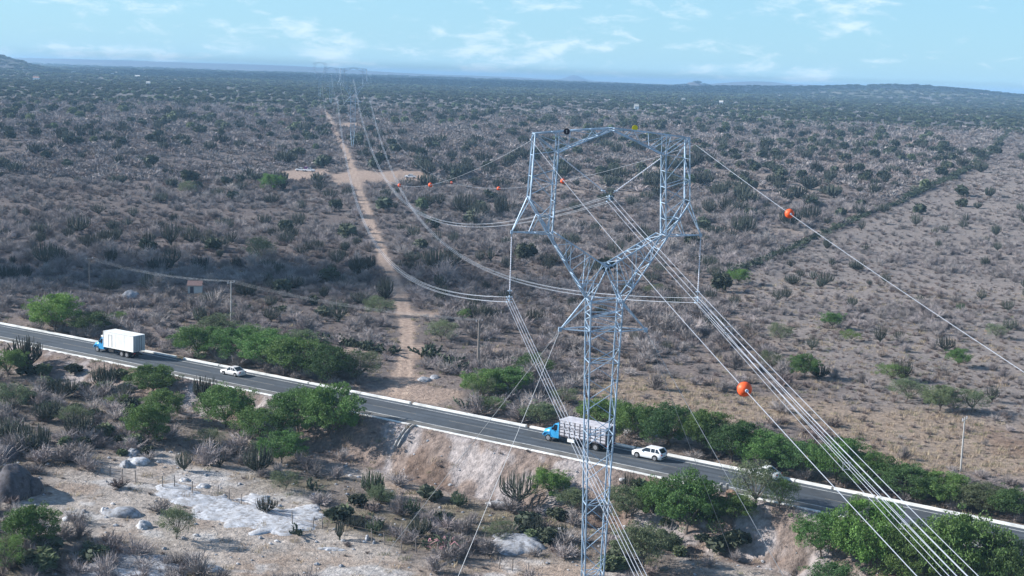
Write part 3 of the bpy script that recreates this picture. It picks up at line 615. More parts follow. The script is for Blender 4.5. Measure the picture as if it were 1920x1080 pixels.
# dark green trees far out as round crowns
# ------------------------------------------------------------------ cacti  (x, base y, width, height, mesh, optional label)
CACTI = [(45,694,70,66,1,'tall dense clump of columnar cactus at the left edge of the near road edge'),(195,732,50,52,1,'dark columnar cactus clump below the road left of the green trees'),(120,745,56,40,3,'broad cactus thicket in the left foreground'),(378,752,40,50,1,'row of upright cactus columns standing against the near road edge'),(398,748,22,44,4,'slim cactus column rising in front of the near road edge'),
(345,882,32,42,0,'candelabra cactus standing behind the wire fence, left of its pair'),(412,876,20,30,4,'small open candelabra cactus behind the wire fence'),(483,886,60,58,3,'wide many armed candelabra cactus below the roadside trees'),(402,850,30,26,0,'small cactus under the round roadside tree'),(697,928,44,50,5,'tall grey green cactus group below the drainage chute'),(712,930,20,36,5,'slender green cactus right of the tall cactus group'),
(972,952,78,76,2,'largest bare candelabra cactus in front of the bank left of the mast'),(860,950,34,30,5,None),(770,965,38,34,5,'green tipped cactus clump beside the worn footpath'),(785,1005,50,40,3,None),(665,990,40,24,3,None),(700,1000,34,26,5,None),(637,1012,20,44,4,'thin pair of cactus columns by the lower fence'),
(60,850,70,60,3,None),(150,820,60,50,1,None),(90,790,60,44,3,None),(20,830,60,50,1,None),(235,745,40,30,3,None),(500,960,44,30,3,None),(1180,930,40,50,2,None),(1225,960,50,50,2,None),(1000,1000,44,36,3,None),(1050,1010,34,30,1,None),
(148,438,50,38,0,None),(87,496,50,46,0,None),(110,494,34,34,1,None),(212,432,26,22,1,None),(237,426,22,18,4,None),(170,470,32,34,0,None),(277,466,20,36,1,None),(320,460,38,48,0,'tall fan shaped cactus in the left plain'),(360,446,26,28,0,None),(390,464,34,34,0,None),(208,494,28,30,1,None),(245,488,26,22,4,None),(300,508,60,26,3,None),(322,498,34,40,0,None),(375,508,36,32,3,None),(420,466,30,26,0,None),(442,502,24,22,0,None),(560,426,30,24,0,None),(578,472,24,22,0,None),(595,470,26,24,3,None),(632,498,34,36,2,None),(634,604,42,48,2,'grey candelabra cactus with a visible trunk behind the roadside belt'),(285,545,50,36,3,None),(460,555,44,28,3,None),
(870,402,46,46,3,'very wide dark cactus left of the tower window'),(898,408,44,34,3,None),(937,406,26,48,1,None),(958,402,38,26,3,None),(800,388,36,28,3,None),(824,384,26,24,0,None),(775,446,30,26,0,None),(820,458,20,30,0,None),(850,458,24,28,0,None),(815,506,54,44,3,None),(850,502,40,36,2,None),(770,512,44,30,3,None),(670,516,36,38,1,None),(692,508,30,32,1,None),(722,562,34,44,1,'tall upright cactus clump beside the dirt track'),(695,580,34,26,3,None),(826,566,22,22,2,None),(888,578,30,30,0,None),(900,490,22,24,0,None),(920,490,16,28,4,None),(990,482,20,20,0,None),(965,536,24,20,0,None),(655,440,20,22,0,None),
(917,332,26,28,0,None),(950,316,30,26,0,None),(985,346,22,18,0,None),(1092,432,20,20,0,None),(1212,376,30,20,3,None),(1350,374,30,38,0,None),(1362,398,36,34,3,None),(1388,402,32,28,1,None),(1028,506,28,24,0,None),(1003,608,40,32,0,'round dark candelabra cactus between conductors and mast'),(1155,482,36,38,2,None),(1066,492,26,26,0,None),(1330,400,30,30,0,None),
(1395,440,50,42,3,'big dark cactus thicket right of the tower head'),(1480,425,44,40,3,None),(1520,415,40,34,3,None),(1810,418,14,20,0,'small dark cactus alone on the pale slope right of the hedge'),(1770,436,20,16,0,None),(1850,456,14,16,0,None),(1615,432,16,22,2,None),(1377,574,26,24,2,None),(1457,566,26,26,2,None),(1475,560,24,22,0,None),(1597,576,24,22,0,None),(1560,500,14,18,4,None),(1650,642,26,32,0,'compact dark candelabra cactus in the middle of the right slope'),(1685,640,22,22,2,None),(1522,656,26,26,2,None),(1536,708,40,26,3,None),(1692,714,42,44,2,'open grey candelabra cactus with bare arms low on the right slope'),(1860,754,26,36,2,'candelabra cactus near the right edge above the power pole'),(1840,562,20,20,0,None),(1660,530,20,18,0,None),(1725,565,16,14,4,None),(1890,585,26,26,2,None),(1800,582,18,16,5,'pale green agave-like cactus on the right slope'),(1500,520,18,16,0,None),(1630,535,12,12,0,None),(1870,470,16,18,0,None),(1752,440,14,14,4,None),(1525,525,16,20,4,None),(1483,500,18,14,0,None),(1405,620,20,18,0,None),(1250,660,26,24,2,None),(1190,640,22,22,2,None)]
cact_xy = []
for i, (x, y, w, h, k, lb) in enumerate(CACTI):
    p = G(x, y); m = mpp(p); hh = h*m*1.05; ww = w*m*.5/(.46, .36, .55, .62, .30, .40)[k]
    o = inst('cactus', CACT[k], tuple(p), random.random()*6.28, (ww, ww, hh)); cact_xy.append((p[0], p[1]))
    tag(o, lb or (('tall ' if hh > 4.6 else 'squat ' if hh < 3.2 else '')+('many armed ', 'dense upright ', 'open armed ', 'spreading ', 'slim ', 'green tipped ')[k]+'cactus '+zone(p[0], p[1])), 'cactus', 'candelabra cacti in the scrub')
for (x0_, x1_, y0_, y1_, n_) in ((0, 330, 700, 860, 34), (960, 1080, 965, 1060, 6), (1130, 1340, 915, 1070, 16), (1340, 1560, 960, 1040, 6), (0, 200, 1030, 1078, 8), (600, 880, 935, 985, 5), (330, 720, 560, 600, 8)):
    for i in range(n_):
        p = G(rng.uniform(x0_, x1_), rng.uniform(y0_, y1_)); k = int(rng.choice([0, 1, 2], p=[.3, .3, .4])); w = .9+1.0*rng.rand()
        if min(np.hypot(TXY[:, 0]-p[0], TXY[:, 1]-p[1])) < 1.5 or abs(float(rs(p[0], p[1]))+RW/2) < 7: continue
        o = inst('evergreen_bush', BUSH[k], (p[0], p[1], p[2]-.2), rng.rand()*6.28, (w, w, w*.95)); tag(o, ('large ' if w > 1.55 else 'small ' if w < 1.2 else '')+('dull green' if k == 2 else 'dark round' if k else 'dark')+' bush '+zone(p[0], p[1]), 'bush', 'dark leafy bushes in the scrub')
# the rest of the cacti and dark bushes
def hedge_side(p): return p[:, 0] > np.interp(p[:, 1], HEDGE[:, 1], HEDGE[:, 0], left=-1e9 if False else HEDGE[0, 0]+0, right=1e9)
P = jgrid(285, 1350, lambda R: 9.0+R/120, 5)
s = rs(P[:, 0], P[:, 1]); cl = fbm(P[:, 0], P[:, 1], 60., 3); pr = np.clip(.66+(cl-.5)*3.4, .08, .98); R = np.hypot(P[:, 0], P[:, 1])
right = (P[:, 0] > np.interp(P[:, 1], HEDGE[:, 1], HEDGE[:, 0])) & (P[:, 1] < HEDGE[-1, 1]); pr = np.where(right, .13, pr); pr = np.where(R < 340, pr*.45, pr)
om = openmask(P[:, 0], P[:, 1]); keep = (rng.rand(len(P)) < pr) & (s > 22) & (om < .2) & (dseg(P[:, 0], P[:, 1], TRK) > 5)
cxy = np.array(cact_xy); keep &= np.array([np.min(np.hypot(cxy[:, 0]-a, cxy[:, 1]-b_)) > 6 for a, b_ in P])
P = P[keep]; R = R[keep]; o_ = np.argsort(R); P = P[o_]; R = R[o_]
kind_ = (rng.rand(len(P)) < np.interp(R, [300, 600, 900], [.08, .22, .45]))      # True: round dark bush
CI = P[~kind_]; BI = P[kind_]
nc = 300-len(CACTI)
for i in range(min(nc, len(CI))):
    x, y = CI[i]; k = [0, 1, 3, 0, 2, 3, 1, 4][rng.randint(8)]; h = (3.0+2.4*rng.rand())*np.interp(math.hypot(x, y), [300, 600], [.75, 1]); w = h*(1.0+.35*rng.rand())
    o = inst('cactus', CACT[k], (x, y, float(zg(x, y))-.1), rng.rand()*6.28, (w, w, h)); tag(o, ('tall ' if h > 4.7 else 'squat ' if h < 3.7 else '')+('spreading ' if k == 3 else 'upright ' if k in (1, 4) else '')+'dark candelabra cactus '+zone(x, y), 'cactus', 'candelabra cacti in the scrub')
Q = CI[nc:]; n = len(Q); h = 2.6+5.0*rng.rand(n)**1.4; w = h*(1.05+.4*rng.rand(n))
scatter('far_cacti', 'distant dark cacti dotted over the plain', np.stack([Q[:, 0], Q[:, 1], zg(Q[:, 0], Q[:, 1])-.1], -1), rng.rand(n)*6.28, np.stack([w, w, h], -1), rng.randint(0, 3, n), [cactus(61, 40, 1, .50, .030).mesh('candelabra_cactus', 'cact'), cactus(62, 46, 1, .60, .030, .05, .6).mesh('candelabra_cactus', 'cact'), cactus(63, 30, 1, .42, .03, .1, .8).mesh('candelabra_cactus', 'cact')])
for i in range(min(200, len(BI))):
    x, y = BI[i]; w = 2.2+1.6*rng.rand(); k = int(rng.choice([0, 1, 2], p=[.45, .45, .10]))
    o = inst('evergreen_bush', BUSH[k], (x, y, float(zg(x, y))-.3), rng.rand()*6.28, (w, w, w*1.25)); tag(o, ('large ' if w > 3.2 else 'small ' if w < 2.7 else '')+('dull green' if k == 2 else 'dark')+' bush '+zone(x, y), 'bush', 'dark leafy bushes in the scrub')
Q = BI[200:]; n = len(Q); w = 2.6+2.0*rng.rand(n)
scatter('far_bushes', 'distant dark leafy bushes dotted over the plain', np.stack([Q[:, 0], Q[:, 1], zg(Q[:, 0], Q[:, 1])-.3], -1), rng.rand(n)*6.28, np.stack([w, w, w*1.2], -1), rng.randint(0, 3, n), BUSH)

# ------------------------------------------------------------------ grey leafless shrubs
A = jgrid(140, 1350, lambda R: 1.5+R/300, 9)
s = rs(A[:, 0], A[:, 1]); q = -(s+RW); R = np.hypot(A[:, 0], A[:, 1]); cl = fbm(A[:, 0]+33, A[:, 1], 30., 3)
pr = np.where(q > 0, .28, .86); pr = pr*np.clip(.85+(cl-.5)*1.8, .3, 1.15)
sm = sandmask(A[:, 0], A[:, 1]); om = np.maximum(openmask(A[:, 0], A[:, 1]), (np.minimum(ell(A[:, 0], A[:, 1], 366, 556, 15, 9), ell(A[:, 0], A[:, 1], 246, 562, 11, 7)) < 1)*.9); tm = tanmask(A[:, 0], A[:, 1])
pr = np.where(q > 0, pr*(1-.93*sm), pr*(1-.80*tm)); pr = np.where(q > 0, pr*np.where(proj_x := (A[:, 0]/A[:, 1]*F+960) < 330, 2.2, 1), pr)
keep = (rng.rand(len(A)) < pr) & ((s > 2.2) | (q > 8.5)) & (om < .35) & (dseg(A[:, 0], A[:, 1], TRK) > 2.6)
keep &= ~((s > -1) & (s < 20) & (A[:, 0]/A[:, 1]*F+960 > 700) & (A[:, 0]/A[:, 1]*F+960 < 900))
A = A[keep]; R = R[keep]; o_ = np.argsort(R); A = A[o_]; R = R[o_]; NS = 300
for i in range(NS):
    x, y = A[i]; k = int(rng.choice(4, p=[.3, .25, .15, .3])); w = .75+.75*rng.rand()
    o = inst('dry_shrub', SHRUB[k], (x, y, float(zg(x, y))-.05), rng.rand()*6.28, (w, w, w*(.8+.5*rng.rand())))
    tag(o, ('large ' if w > 1.2 else 'small ' if w < .95 else '')+('low brown' if k == 3 else ('dense grey', 'wide grey', 'tall grey')[k])+' leafless shrub '+zone(x, y), 'shrub', 'leafless shrubs of the foreground')
Q = A[NS:]; R = R[NS:]; n = len(Q); w = (.6+1.25*rng.rand(n)**1.3)*np.interp(R, [200, 500, 1300], [.9, 1.1, 1.8])*(.45+1.15*fbm(Q[:, 0], Q[:, 1]+300, 16., 3))*np.where((Q[:, 0] > np.interp(Q[:, 1], HEDGE[:, 1], HEDGE[:, 0])) & (Q[:, 1] < HEDGE[-1, 1]), .60, 1)
bn = fbm(Q[:, 0]+800, Q[:, 1], 45., 3); idx = np.where(R < 620, np.where(rng.rand(n) < np.clip((bn-.42)*4, .03, .8), 3, rng.choice(3, n, p=[.38, .31, .31])), 4+rng.choice(3, n, p=[.42, .38, .20]))
scatter('scrub', 'dense grey leafless thorn scrub covering the plain', np.stack([Q[:, 0], Q[:, 1], zg(Q[:, 0], Q[:, 1])-.05], -1), rng.rand(n)*6.28, np.stack([w, w, w*(.75+.4*rng.rand(n))], -1), idx, SHRUB+FARSH)
print('scrub', n, 'bush', len(BI), 'cacti', len(CI))
# far scrub out to the hills: clumps in rings
Q = []; R_ = 1300.
while R_ < 9000:
    st = R_*.0038; m = int(2*HALF*R_/st); a = np.linspace(-HALF, HALF, m)+(rng.rand(m)-.5)*st/R_; q = R_*(1+(rng.rand(m)-.5)*.07); Q.append(np.stack([q*np.sin(a), q*np.cos(a)], -1)); R_ *= 1.024
Q = np.concatenate(Q); Q = Q[(rng.rand(len(Q)) < .85)]; R = np.hypot(Q[:, 0], Q[:, 1]); n = len(Q)
dk = fbm(Q[:, 0], Q[:, 1], np.where(R < 2500, 160., 420.), 4); w = R*.0021*(.8+.6*rng.rand(n)); idx = np.where(rng.rand(n) < np.clip((dk-.55)*2.2, .01, .22), 3+rng.choice(3, n, p=[.4, .4, .2]), rng.choice(3, n, p=[.4, .35, .25]))
grn = (np.abs(Q[:, 0]/Q[:, 1]-.02) < .16) & (R > 1330) & (R < 1800) & (rng.rand(n) < .45*smooth(.42, .55, fbm(Q[:, 0]+9, Q[:, 1], 120., 3))); idx = np.where(grn, 5, idx)
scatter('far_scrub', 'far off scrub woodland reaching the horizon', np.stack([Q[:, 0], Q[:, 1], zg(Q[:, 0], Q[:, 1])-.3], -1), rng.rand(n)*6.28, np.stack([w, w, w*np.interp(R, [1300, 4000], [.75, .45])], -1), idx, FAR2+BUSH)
# low brush and grass
B = jgrid(140, 620, lambda R: 1.3+R/260, 13); s = rs(B[:, 0], B[:, 1]); q = -(s+RW); sm = sandmask(B[:, 0], B[:, 1]); om = openmask(B[:, 0], B[:, 1])
keep = (rng.rand(len(B)) < np.where(q > 0, .55*(1-.85*sm), .6)) & ((s > 1.2) | (q > 1.0)) & (om < .4); B = B[keep]; n = len(B); w = .5+.7*rng.rand(n)
scatter('low_brush', 'low fallen twigs and dead brush on the soil', np.stack([B[:, 0], B[:, 1], zg(B[:, 0], B[:, 1])-.03], -1), rng.rand(n)*6.28, np.stack([w, w, w], -1), rng.randint(0, 2, n), LIT)
B = jgrid(140, 400, lambda R: 1.0+R/400, 15); s = rs(B[:, 0], B[:, 1]); q = -(s+RW); sm = sandmask(B[:, 0], B[:, 1]); om = openmask(B[:, 0], B[:, 1]); tm = tanmask(B[:, 0], B[:, 1])
pr = np.where(q > 0, .34*(1-.7*sm), np.maximum(.25, tm*1.0))*np.clip(.4+(fbm(B[:, 0], B[:, 1], 8., 3)-.3)*2.5, 0, 1.3)
keep = (rng.rand(len(B)) < pr) & ((s > .6) | (q > .5)) & (om < .6); B = B[keep]; n = len(B); w = .6+.8*rng.rand(n)
scatter('dry_grass', 'dry straw coloured grass on the verges and clearings', np.stack([B[:, 0], B[:, 1], zg(B[:, 0], B[:, 1])-.02], -1), rng.rand(n)*6.28, np.stack([w, w, w], -1), rng.choice(3, n, p=[.45, .35, .2]), TUFT)

# ------------------------------------------------------------------ prickly pear hedges
def pears(pl, step, sc, label, group, jit=.6):
    pl = np.array(pl); L = np.concatenate([[0], np.cumsum(np.hypot(*(pl[1:]-pl[:-1]).T))]); d = 0; n = 0
    while d < L[-1]:
        x = np.interp(d, L, pl[:, 0])+rng.randn()*jit; y = np.interp(d, L, pl[:, 1])+rng.randn()*jit
        w = sc*(.75+.5*rng.rand()); o = inst('prickly_pear', PEAR[rng.randint(3)], (x, y, float(zg(x, y))-.05), rng.rand()*6.28, (w, w, w)); tag(o, label, 'prickly pear', group); d += step*(.8+.4*rng.rand()); n += 1
    return n
ne = pears([G(*q)[:2] for q in [(600,638),(640,645),(680,655),(732,664)]], 1.3, 1.15, 'dark prickly pear of the thick hedge left of the track mouth', 'prickly pears of the hedge left of the track')
ne += pears([G(*q)[:2] for q in [(802,668),(820,676),(850,690),(893,697)]], 1.2, 1.3, 'dark prickly pear of the thick hedge by the wooden power pole', 'prickly pears of the hedge by the power pole')
for a_, b_, lb_ in ((1, 4, 'prickly pear in the near lower end of the diagonal hedge'), (4, 6, 'prickly pear in the middle of the diagonal hedge below the earth wire'), (6, 8, 'small looking prickly pear in the upper middle of the diagonal hedge')): ne += pears(HEDGE[a_:b_+1], 1.5, 1.15, lb_, 'prickly pears of the diagonal hedge', .45)
H_ = HEDGE[7:]; L_ = np.concatenate([[0], np.cumsum(np.hypot(*(H_[1:]-H_[:-1]).T))]); dd = np.arange(0, L_[-1], 1.1); n = len(dd); hx = np.interp(dd, L_, H_[:, 0])+rng.randn(n)*.5; hy = np.interp(dd, L_, H_[:, 1])+rng.randn(n); w = 1.15+.5*rng.rand(n)
scatter('far_hedge', 'far end of the diagonal prickly pear hedge', np.stack([hx, hy, zg(hx, hy)], -1), rng.rand(n)*6.28, np.stack([w, w, w], -1), rng.randint(0, 3, n), PEAR)
for x, y, w, lb in [(860,944,.9,'small prickly pear on sandy ground left of the candelabra cactus'),(590,918,.9,'prickly pear clump above the granite slab'),(700,985,1.0,'prickly pear clump beside the worn path'),(555,1000,.8,'prickly pear beside the lower fence'),(880,762,.9,'prickly pear at the far kerb left of the cattle truck'),(940,715,1.,'prickly pear under the roadside trees beside the falling conductors')]:
    p = G(x, y); tag(inst('prickly_pear', PEAR[1], tuple(p), x, (w, w, w)), lb, 'prickly pear')
p = G(838, 1030); hp = pear(9, 120, 1.7, 1.5, True)
for i in range(26):
    a = i*2.4; hp.cur = 1 if i % 3 == 0 else 0; hp.tube([(math.cos(a)*.3, math.sin(a)*.3, .3), (math.cos(a)*1.3, math.sin(a)*1.2, .8+.5*random.random()), (math.cos(a)*2.3, math.sin(a)*2.0, .5+.9*random.random())], [.09, .08, .03], 5)
tag(hp.build('cactus_heap', ['cactg', 'pink'], loc=tuple(p)), 'sprawling heap of fallen cactus arms with pinkish dead ends by the lower fence', 'cactus heap')
print('pears', ne)

# ------------------------------------------------------------------ rocks
def rock(name, x, y, rx, ry, h, m, label, cat='rock', seed=0, rz=0, sink=.25, group=None):
    p = G(x, y); k = mpp(p); dep = (CH-p[2])/(k*F); bm = bmesh.new(); bmesh.ops.create_icosphere(bm, subdivisions=4, radius=1); r = np.random.RandomState(seed+int(x))
    off = r.rand(2)*100
    for v in bm.verts:
        c = v.co; n_ = float(fbm(c.x*1.0+off[0]+c.z*.7, c.y+off[1]-c.z*.6, .8, 4))-.5; f_ = 1+.75*n_; v.co = Vector((c.x*f_, c.y*f_, c.z*(1+.9*n_)))
        v.co.x *= rx*k; v.co.y *= ry*k/dep; v.co.z = v.co.z*h-h*sink
    me = bpy.data.meshes.new(name); bm.to_mesh(me); bm.free(); me.materials.append(MT[m]); me.polygons.foreach_set('use_smooth', [True]*len(me.polygons))
    o = inst(name, me, tuple(p), rz); tag(o, label, cat, group); return o
def slab(name, x, y, rx, ry, h, m, label, cat='rock slab', seed=0, sink=.4):
    p = G(x, y); k = mpp(p); dep = (CH-p[2])/(k*F); V = []; Fc = []; na, nr = 64, 16; off = 31*seed+x*.37
    for j in range(nr+1):
        for i in range(na):
            a = 6.2832*i/na; e = 1+1.15*(float(fbm(math.cos(a)*1.4+off, math.sin(a)*1.4+off, 1., 4))-.5)*1.3; t = j/nr
            X_ = math.cos(a)*rx*k*e*t; Y_ = math.sin(a)*ry*k/dep*e*t; zz_ = float(zg(p[0]+X_, p[1]+Y_))-p[2]
            V.append((X_, Y_, zz_+h*(1-t**3)*(.35+.9*float(fbm(X_+off, Y_, 2.6, 4)))*.9-(.25*t**8)))
    Fc = [(j*na+i, j*na+(i+1) % na, (j+1)*na+(i+1) % na, (j+1)*na+i) for j in range(nr) for i in range(na)]
    b = MB(); b.add(V, Fc); o = b.build(name, m, None, True, tuple(p)); tag(o, label, cat); return o
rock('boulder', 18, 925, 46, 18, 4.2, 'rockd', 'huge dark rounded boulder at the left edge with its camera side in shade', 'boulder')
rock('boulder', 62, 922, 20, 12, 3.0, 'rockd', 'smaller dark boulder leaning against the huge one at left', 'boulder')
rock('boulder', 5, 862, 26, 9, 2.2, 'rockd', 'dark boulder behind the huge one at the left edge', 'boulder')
for i_, (x_, y_, a_, b_, lb_) in enumerate([(335,922,44,12,'pale granite slab at the upper left end of the white rock band'),(392,944,64,18,'pale granite slab second from the upper end of the white rock band'),(452,968,78,24,'widest pale blue-white granite slab in the middle of the rock band'),(520,990,62,20,'pale granite slab at the lower right end of the white rock band'),(572,962,42,13,'separate pale granite slab right of the rock band under dark brush'),(480,935,36,9,'thin grey slab above the rock band by the fence')]): slab('granite_slab', x_, y_, a_*1.12, b_*1.15, .32, 'rockw', lb_, 'rock slab', i_)
rock('rock', 258, 866, 22, 7, .9, 'rockw', 'broken white rock pile under the leafy tree, front piece', seed=1); rock('rock', 236, 872, 10, 5, .8, 'rock', 'rounded grey rock left in the white rock pile'); rock('rock', 250, 852, 14, 5, .9, 'rock', 'grey flat rock at the back of the white rock pile')
rock('rock', 222, 963, 34, 7, .9, 'rock', 'long low striped grey rock on the sand at left'); rock('rock', 268, 988, 15, 4.5, .8, 'rockw', 'rounded pale rock alone on the sand at left'); rock('rock', 196, 957, 8, 4, .5, 'rockw', 'small pale rock at the left tip of the striped rock')
rock('rock', 126, 973, 9, 4, .4, 'rockw', 'small pale rock above the corner tree'); slab('granite_slab', 270, 1062, 96, 20, 1.0, 'rock', 'grey domed granite outcrop at the bottom edge left', 'rock slab', 7, sink=.4)
slab('granite_slab', 215, 1078, 70, 16, .7, 'rockw', 'white granite rim in front of the domed outcrop at the bottom edge', 'rock slab', 9, sink=.4); rock('rock', 380, 1068, 34, 6, .6, 'rockw', 'broken white rock right of the domed outcrop')
slab('granite_slab', 975, 1020, 62, 18, .9, 'rock', 'blue grey granite outcrop among dry brush left of the mast', 'rock slab', 3, sink=.4); rock('rock', 934, 946, 26, 4, .5, 'rockw', 'flat white rock by the foot of the largest candelabra cactus'); rock('rock', 1045, 1000, 22, 8, .9, 'rockw', 'pale cracked rock immediately left of the mast')
rock('rock', 688, 1010, 3.5, 3.5, .55, 'rockw', 'small white stone beside the lower fence'); rock('rock', 701, 1018, 2.6, 2.2, .35, 'rockw', 'tiny tan stone right of the white stone'); slab('granite_slab', 620, 1030, 26, 4, .25, 'rockw', 'thin pale slab on the sandy path near the bottom', 'rock slab', sink=.5)
rock('rock', 345, 900, 9, 4, .4, 'rockw', 'pale rock at the foot of the fence cactus'); rock('rock', 380, 912, 12, 4, .4, 'rockw', 'pale rock between fence posts'); rock('rock', 1205, 812, 34, 9, 1.6, 'rockw', 'pale rocks half hidden by trees behind the white off-roader')
rock('rock', 796, 712, 14, 4, .5, 'rock', 'grey rocks under the dry bush in the track mouth'); rock('rock', 815, 708, 9, 4, .5, 'rock', 'single grey rock right of the track mouth rocks'); rock('rock', 25, 440, 22, 4, 1.2, 'rockw', 'white rock outcrop at the left edge of the plain')
rock('rock', 246, 556, 16, 7, 1.6, 'rock', 'blue grey rocks in the dark scrub left of the ruined hut'); rock('boulder', 1374, 934, 14, 8, 1.2, 'stain', 'orange brown earth mound beside the culvert in the right foreground', 'mound'); rock('rock', 1350, 433, 10, 3, .6, 'rockw', 'small white rock right of the outrigger arm')
rock('rock', 1365, 872+3, 1, 1, .2, 'rock', 'stone by the far kerb') if False else None
# stones strewn over bank and sand: uncountable
B = jgrid(140, 200, lambda R: 1.3, 23); s = rs(B[:, 0], B[:, 1]); q = -(s+RW); keep = (rng.rand(len(B)) < .28) & (q > 1.5); B = B[keep]; n = len(B); w = .08+.38*rng.rand(n)**3
def pebble(sd_):
    b = MB(); r = np.random.RandomState(sd_); bm = bmesh.new(); bmesh.ops.create_icosphere(bm, subdivisions=1, radius=1)
    for v in bm.verts: v.co *= .75+.5*r.rand()
    b.add([v.co for v in bm.verts], [[v.index for v in f.verts] for f in bm.faces]); bm.free(); return b
PB = [pebble(1).mesh('stone', 'rock'), pebble(2).mesh('stone', 'rockw')]
scatter('stones', 'loose pale stones on the sandy ground', np.stack([B[:, 0], B[:, 1], zg(B[:, 0], B[:, 1])], -1), rng.rand(n)*6.28, np.stack([w, w*.8, w*.6], -1), rng.randint(0, 2, n), PB)

# ------------------------------------------------------------------ fence in the foreground
FP = [(152,868),(163,880),(206,893),(229,900),(255,905),(305,915),(327,915),(360,925),(408,933),(430,937),(452,946),(500,965),(548,985),(586,990),(605,992),(640,1003),(697,1015),(721,1021),(752,1030),(781,1036),(820,1044),(860,1054),(935,1066),(960,1070),(990,1076)]
fence = empty('wire_fence', tuple(G(*FP[0]))); base = np.array(fence.location); tag(fence, 'old barbed wire fence on crooked wooden posts curving through the foreground', 'fence'); tops = []
for i, (x, y) in enumerate(FP):
    p = G(x, y)-base; h = 1.35+.35*rng.rand(); e = p+np.array([rng.randn()*.08, rng.randn()*.08, h]); b = MB(); b.tube([tuple(p-np.array([0, 0, .2])), tuple((p+e)/2+rng.randn(3)*.02), tuple(e)], [.075, .065, .06], 6); b.build('post', 'wood', fence); tops.append((p, h))
for f_ in (.3, .6, .88):
    b = MB()
    for (p, h), (q, g_) in zip(tops[:-1], tops[1:]): b.bar(tuple(p+np.array([0, 0, h*f_])), tuple(q+np.array([0, 0, g_*f_])), .02)
    b.build('wire', 'wire_rust', fence)
p = G(182, 890); b = MB()
for s_ in (-.35, .35): b.bar((s_-.25, 0, 0), (s_+.35, 0, 1.5), .09)
for k in range(4): b.bar((-.5+.12*k, 0, .25+.35*k), (.3+.12*k, 0, .25+.35*k), .07)
tag(b.build('wooden_stile', 'wood', loc=tuple(p)), 'small leaning wooden stile at the fence below the white rock pile', 'stile')

# ------------------------------------------------------------------ power poles and their wires
def pole(x, y, hpx, m, label, arm=True, r=.14):
    p = G(x, y); h = hpx*mpp(p); t = empty('power_pole', tuple(p), math.atan2(*kt(p[0])[::-1])+math.pi/2); tag(t, label, 'power pole')
    b = MB(); b.tube([(0, 0, -.3), (0, 0, h)], [r, r*.65], 8); b.build('shaft', m, t)
    if arm:
        b = MB(); b.box((0, 0, h-.35), (1.9, .10, .12)); b.build('crossarm', m, t)
        for s_ in (-.85, 0, .85): b = MB(); b.tube([(s_, 0, h-.3), (s_, 0, h-.1), (s_, 0, h+.02)], [.035, .06, .03], 6); b.build('insulator', 'glass_ins', t)
    return p, h, t
P1 = pole(168, 546, 64, 'wood', 'thin dark power pole with crossarm in the scrub at far left'); P2 = pole(433, 604, 78, 'conc', 'grey power pole above the left roadside belt')
P3 = pole(896, 692, 94, 'wood', 'dark brown wooden power pole with short crossarm at the pear hedge', r=.24); P4 = pole(1801, 884, 104, 'conc', 'tall pale concrete power pole on the tan verge at right')
P5 = pole(1900, 1500, 10, 'conc', '') if False else None
def span(name, p0, p1, sag, r, m='wire_rust', n=16, parent=None):
    b = MB(); pts = []
    for t in np.linspace(0, 1, n+1): q = np.array(p0)*(1-t)+np.array(p1)*t; q[2] -= 4*sag*t*(1-t); pts.append(tuple(q))
    b.tube(pts, r, 4); return b
def top(P_, s_): return P_[0]+np.array([math.cos(P_[2].rotation_euler.z)*s_, math.sin(P_[2].rotation_euler.z)*s_, P_[1]])
PL = P1[0]+(P1[0]-P2[0])
for a, b_, nm in ((P1, P2, 'between the leftmost pole and the grey pole'), (P2, P3, 'between the grey pole and the wooden pole')):
    for s_ in (-.85, 0, .85): tag(span('', top(a, s_), top(b_, s_), 1.2, .009).build('power_line', 'guy'), 'thin dark distribution wire strung '+nm, 'wire', 'distribution wires '+nm)

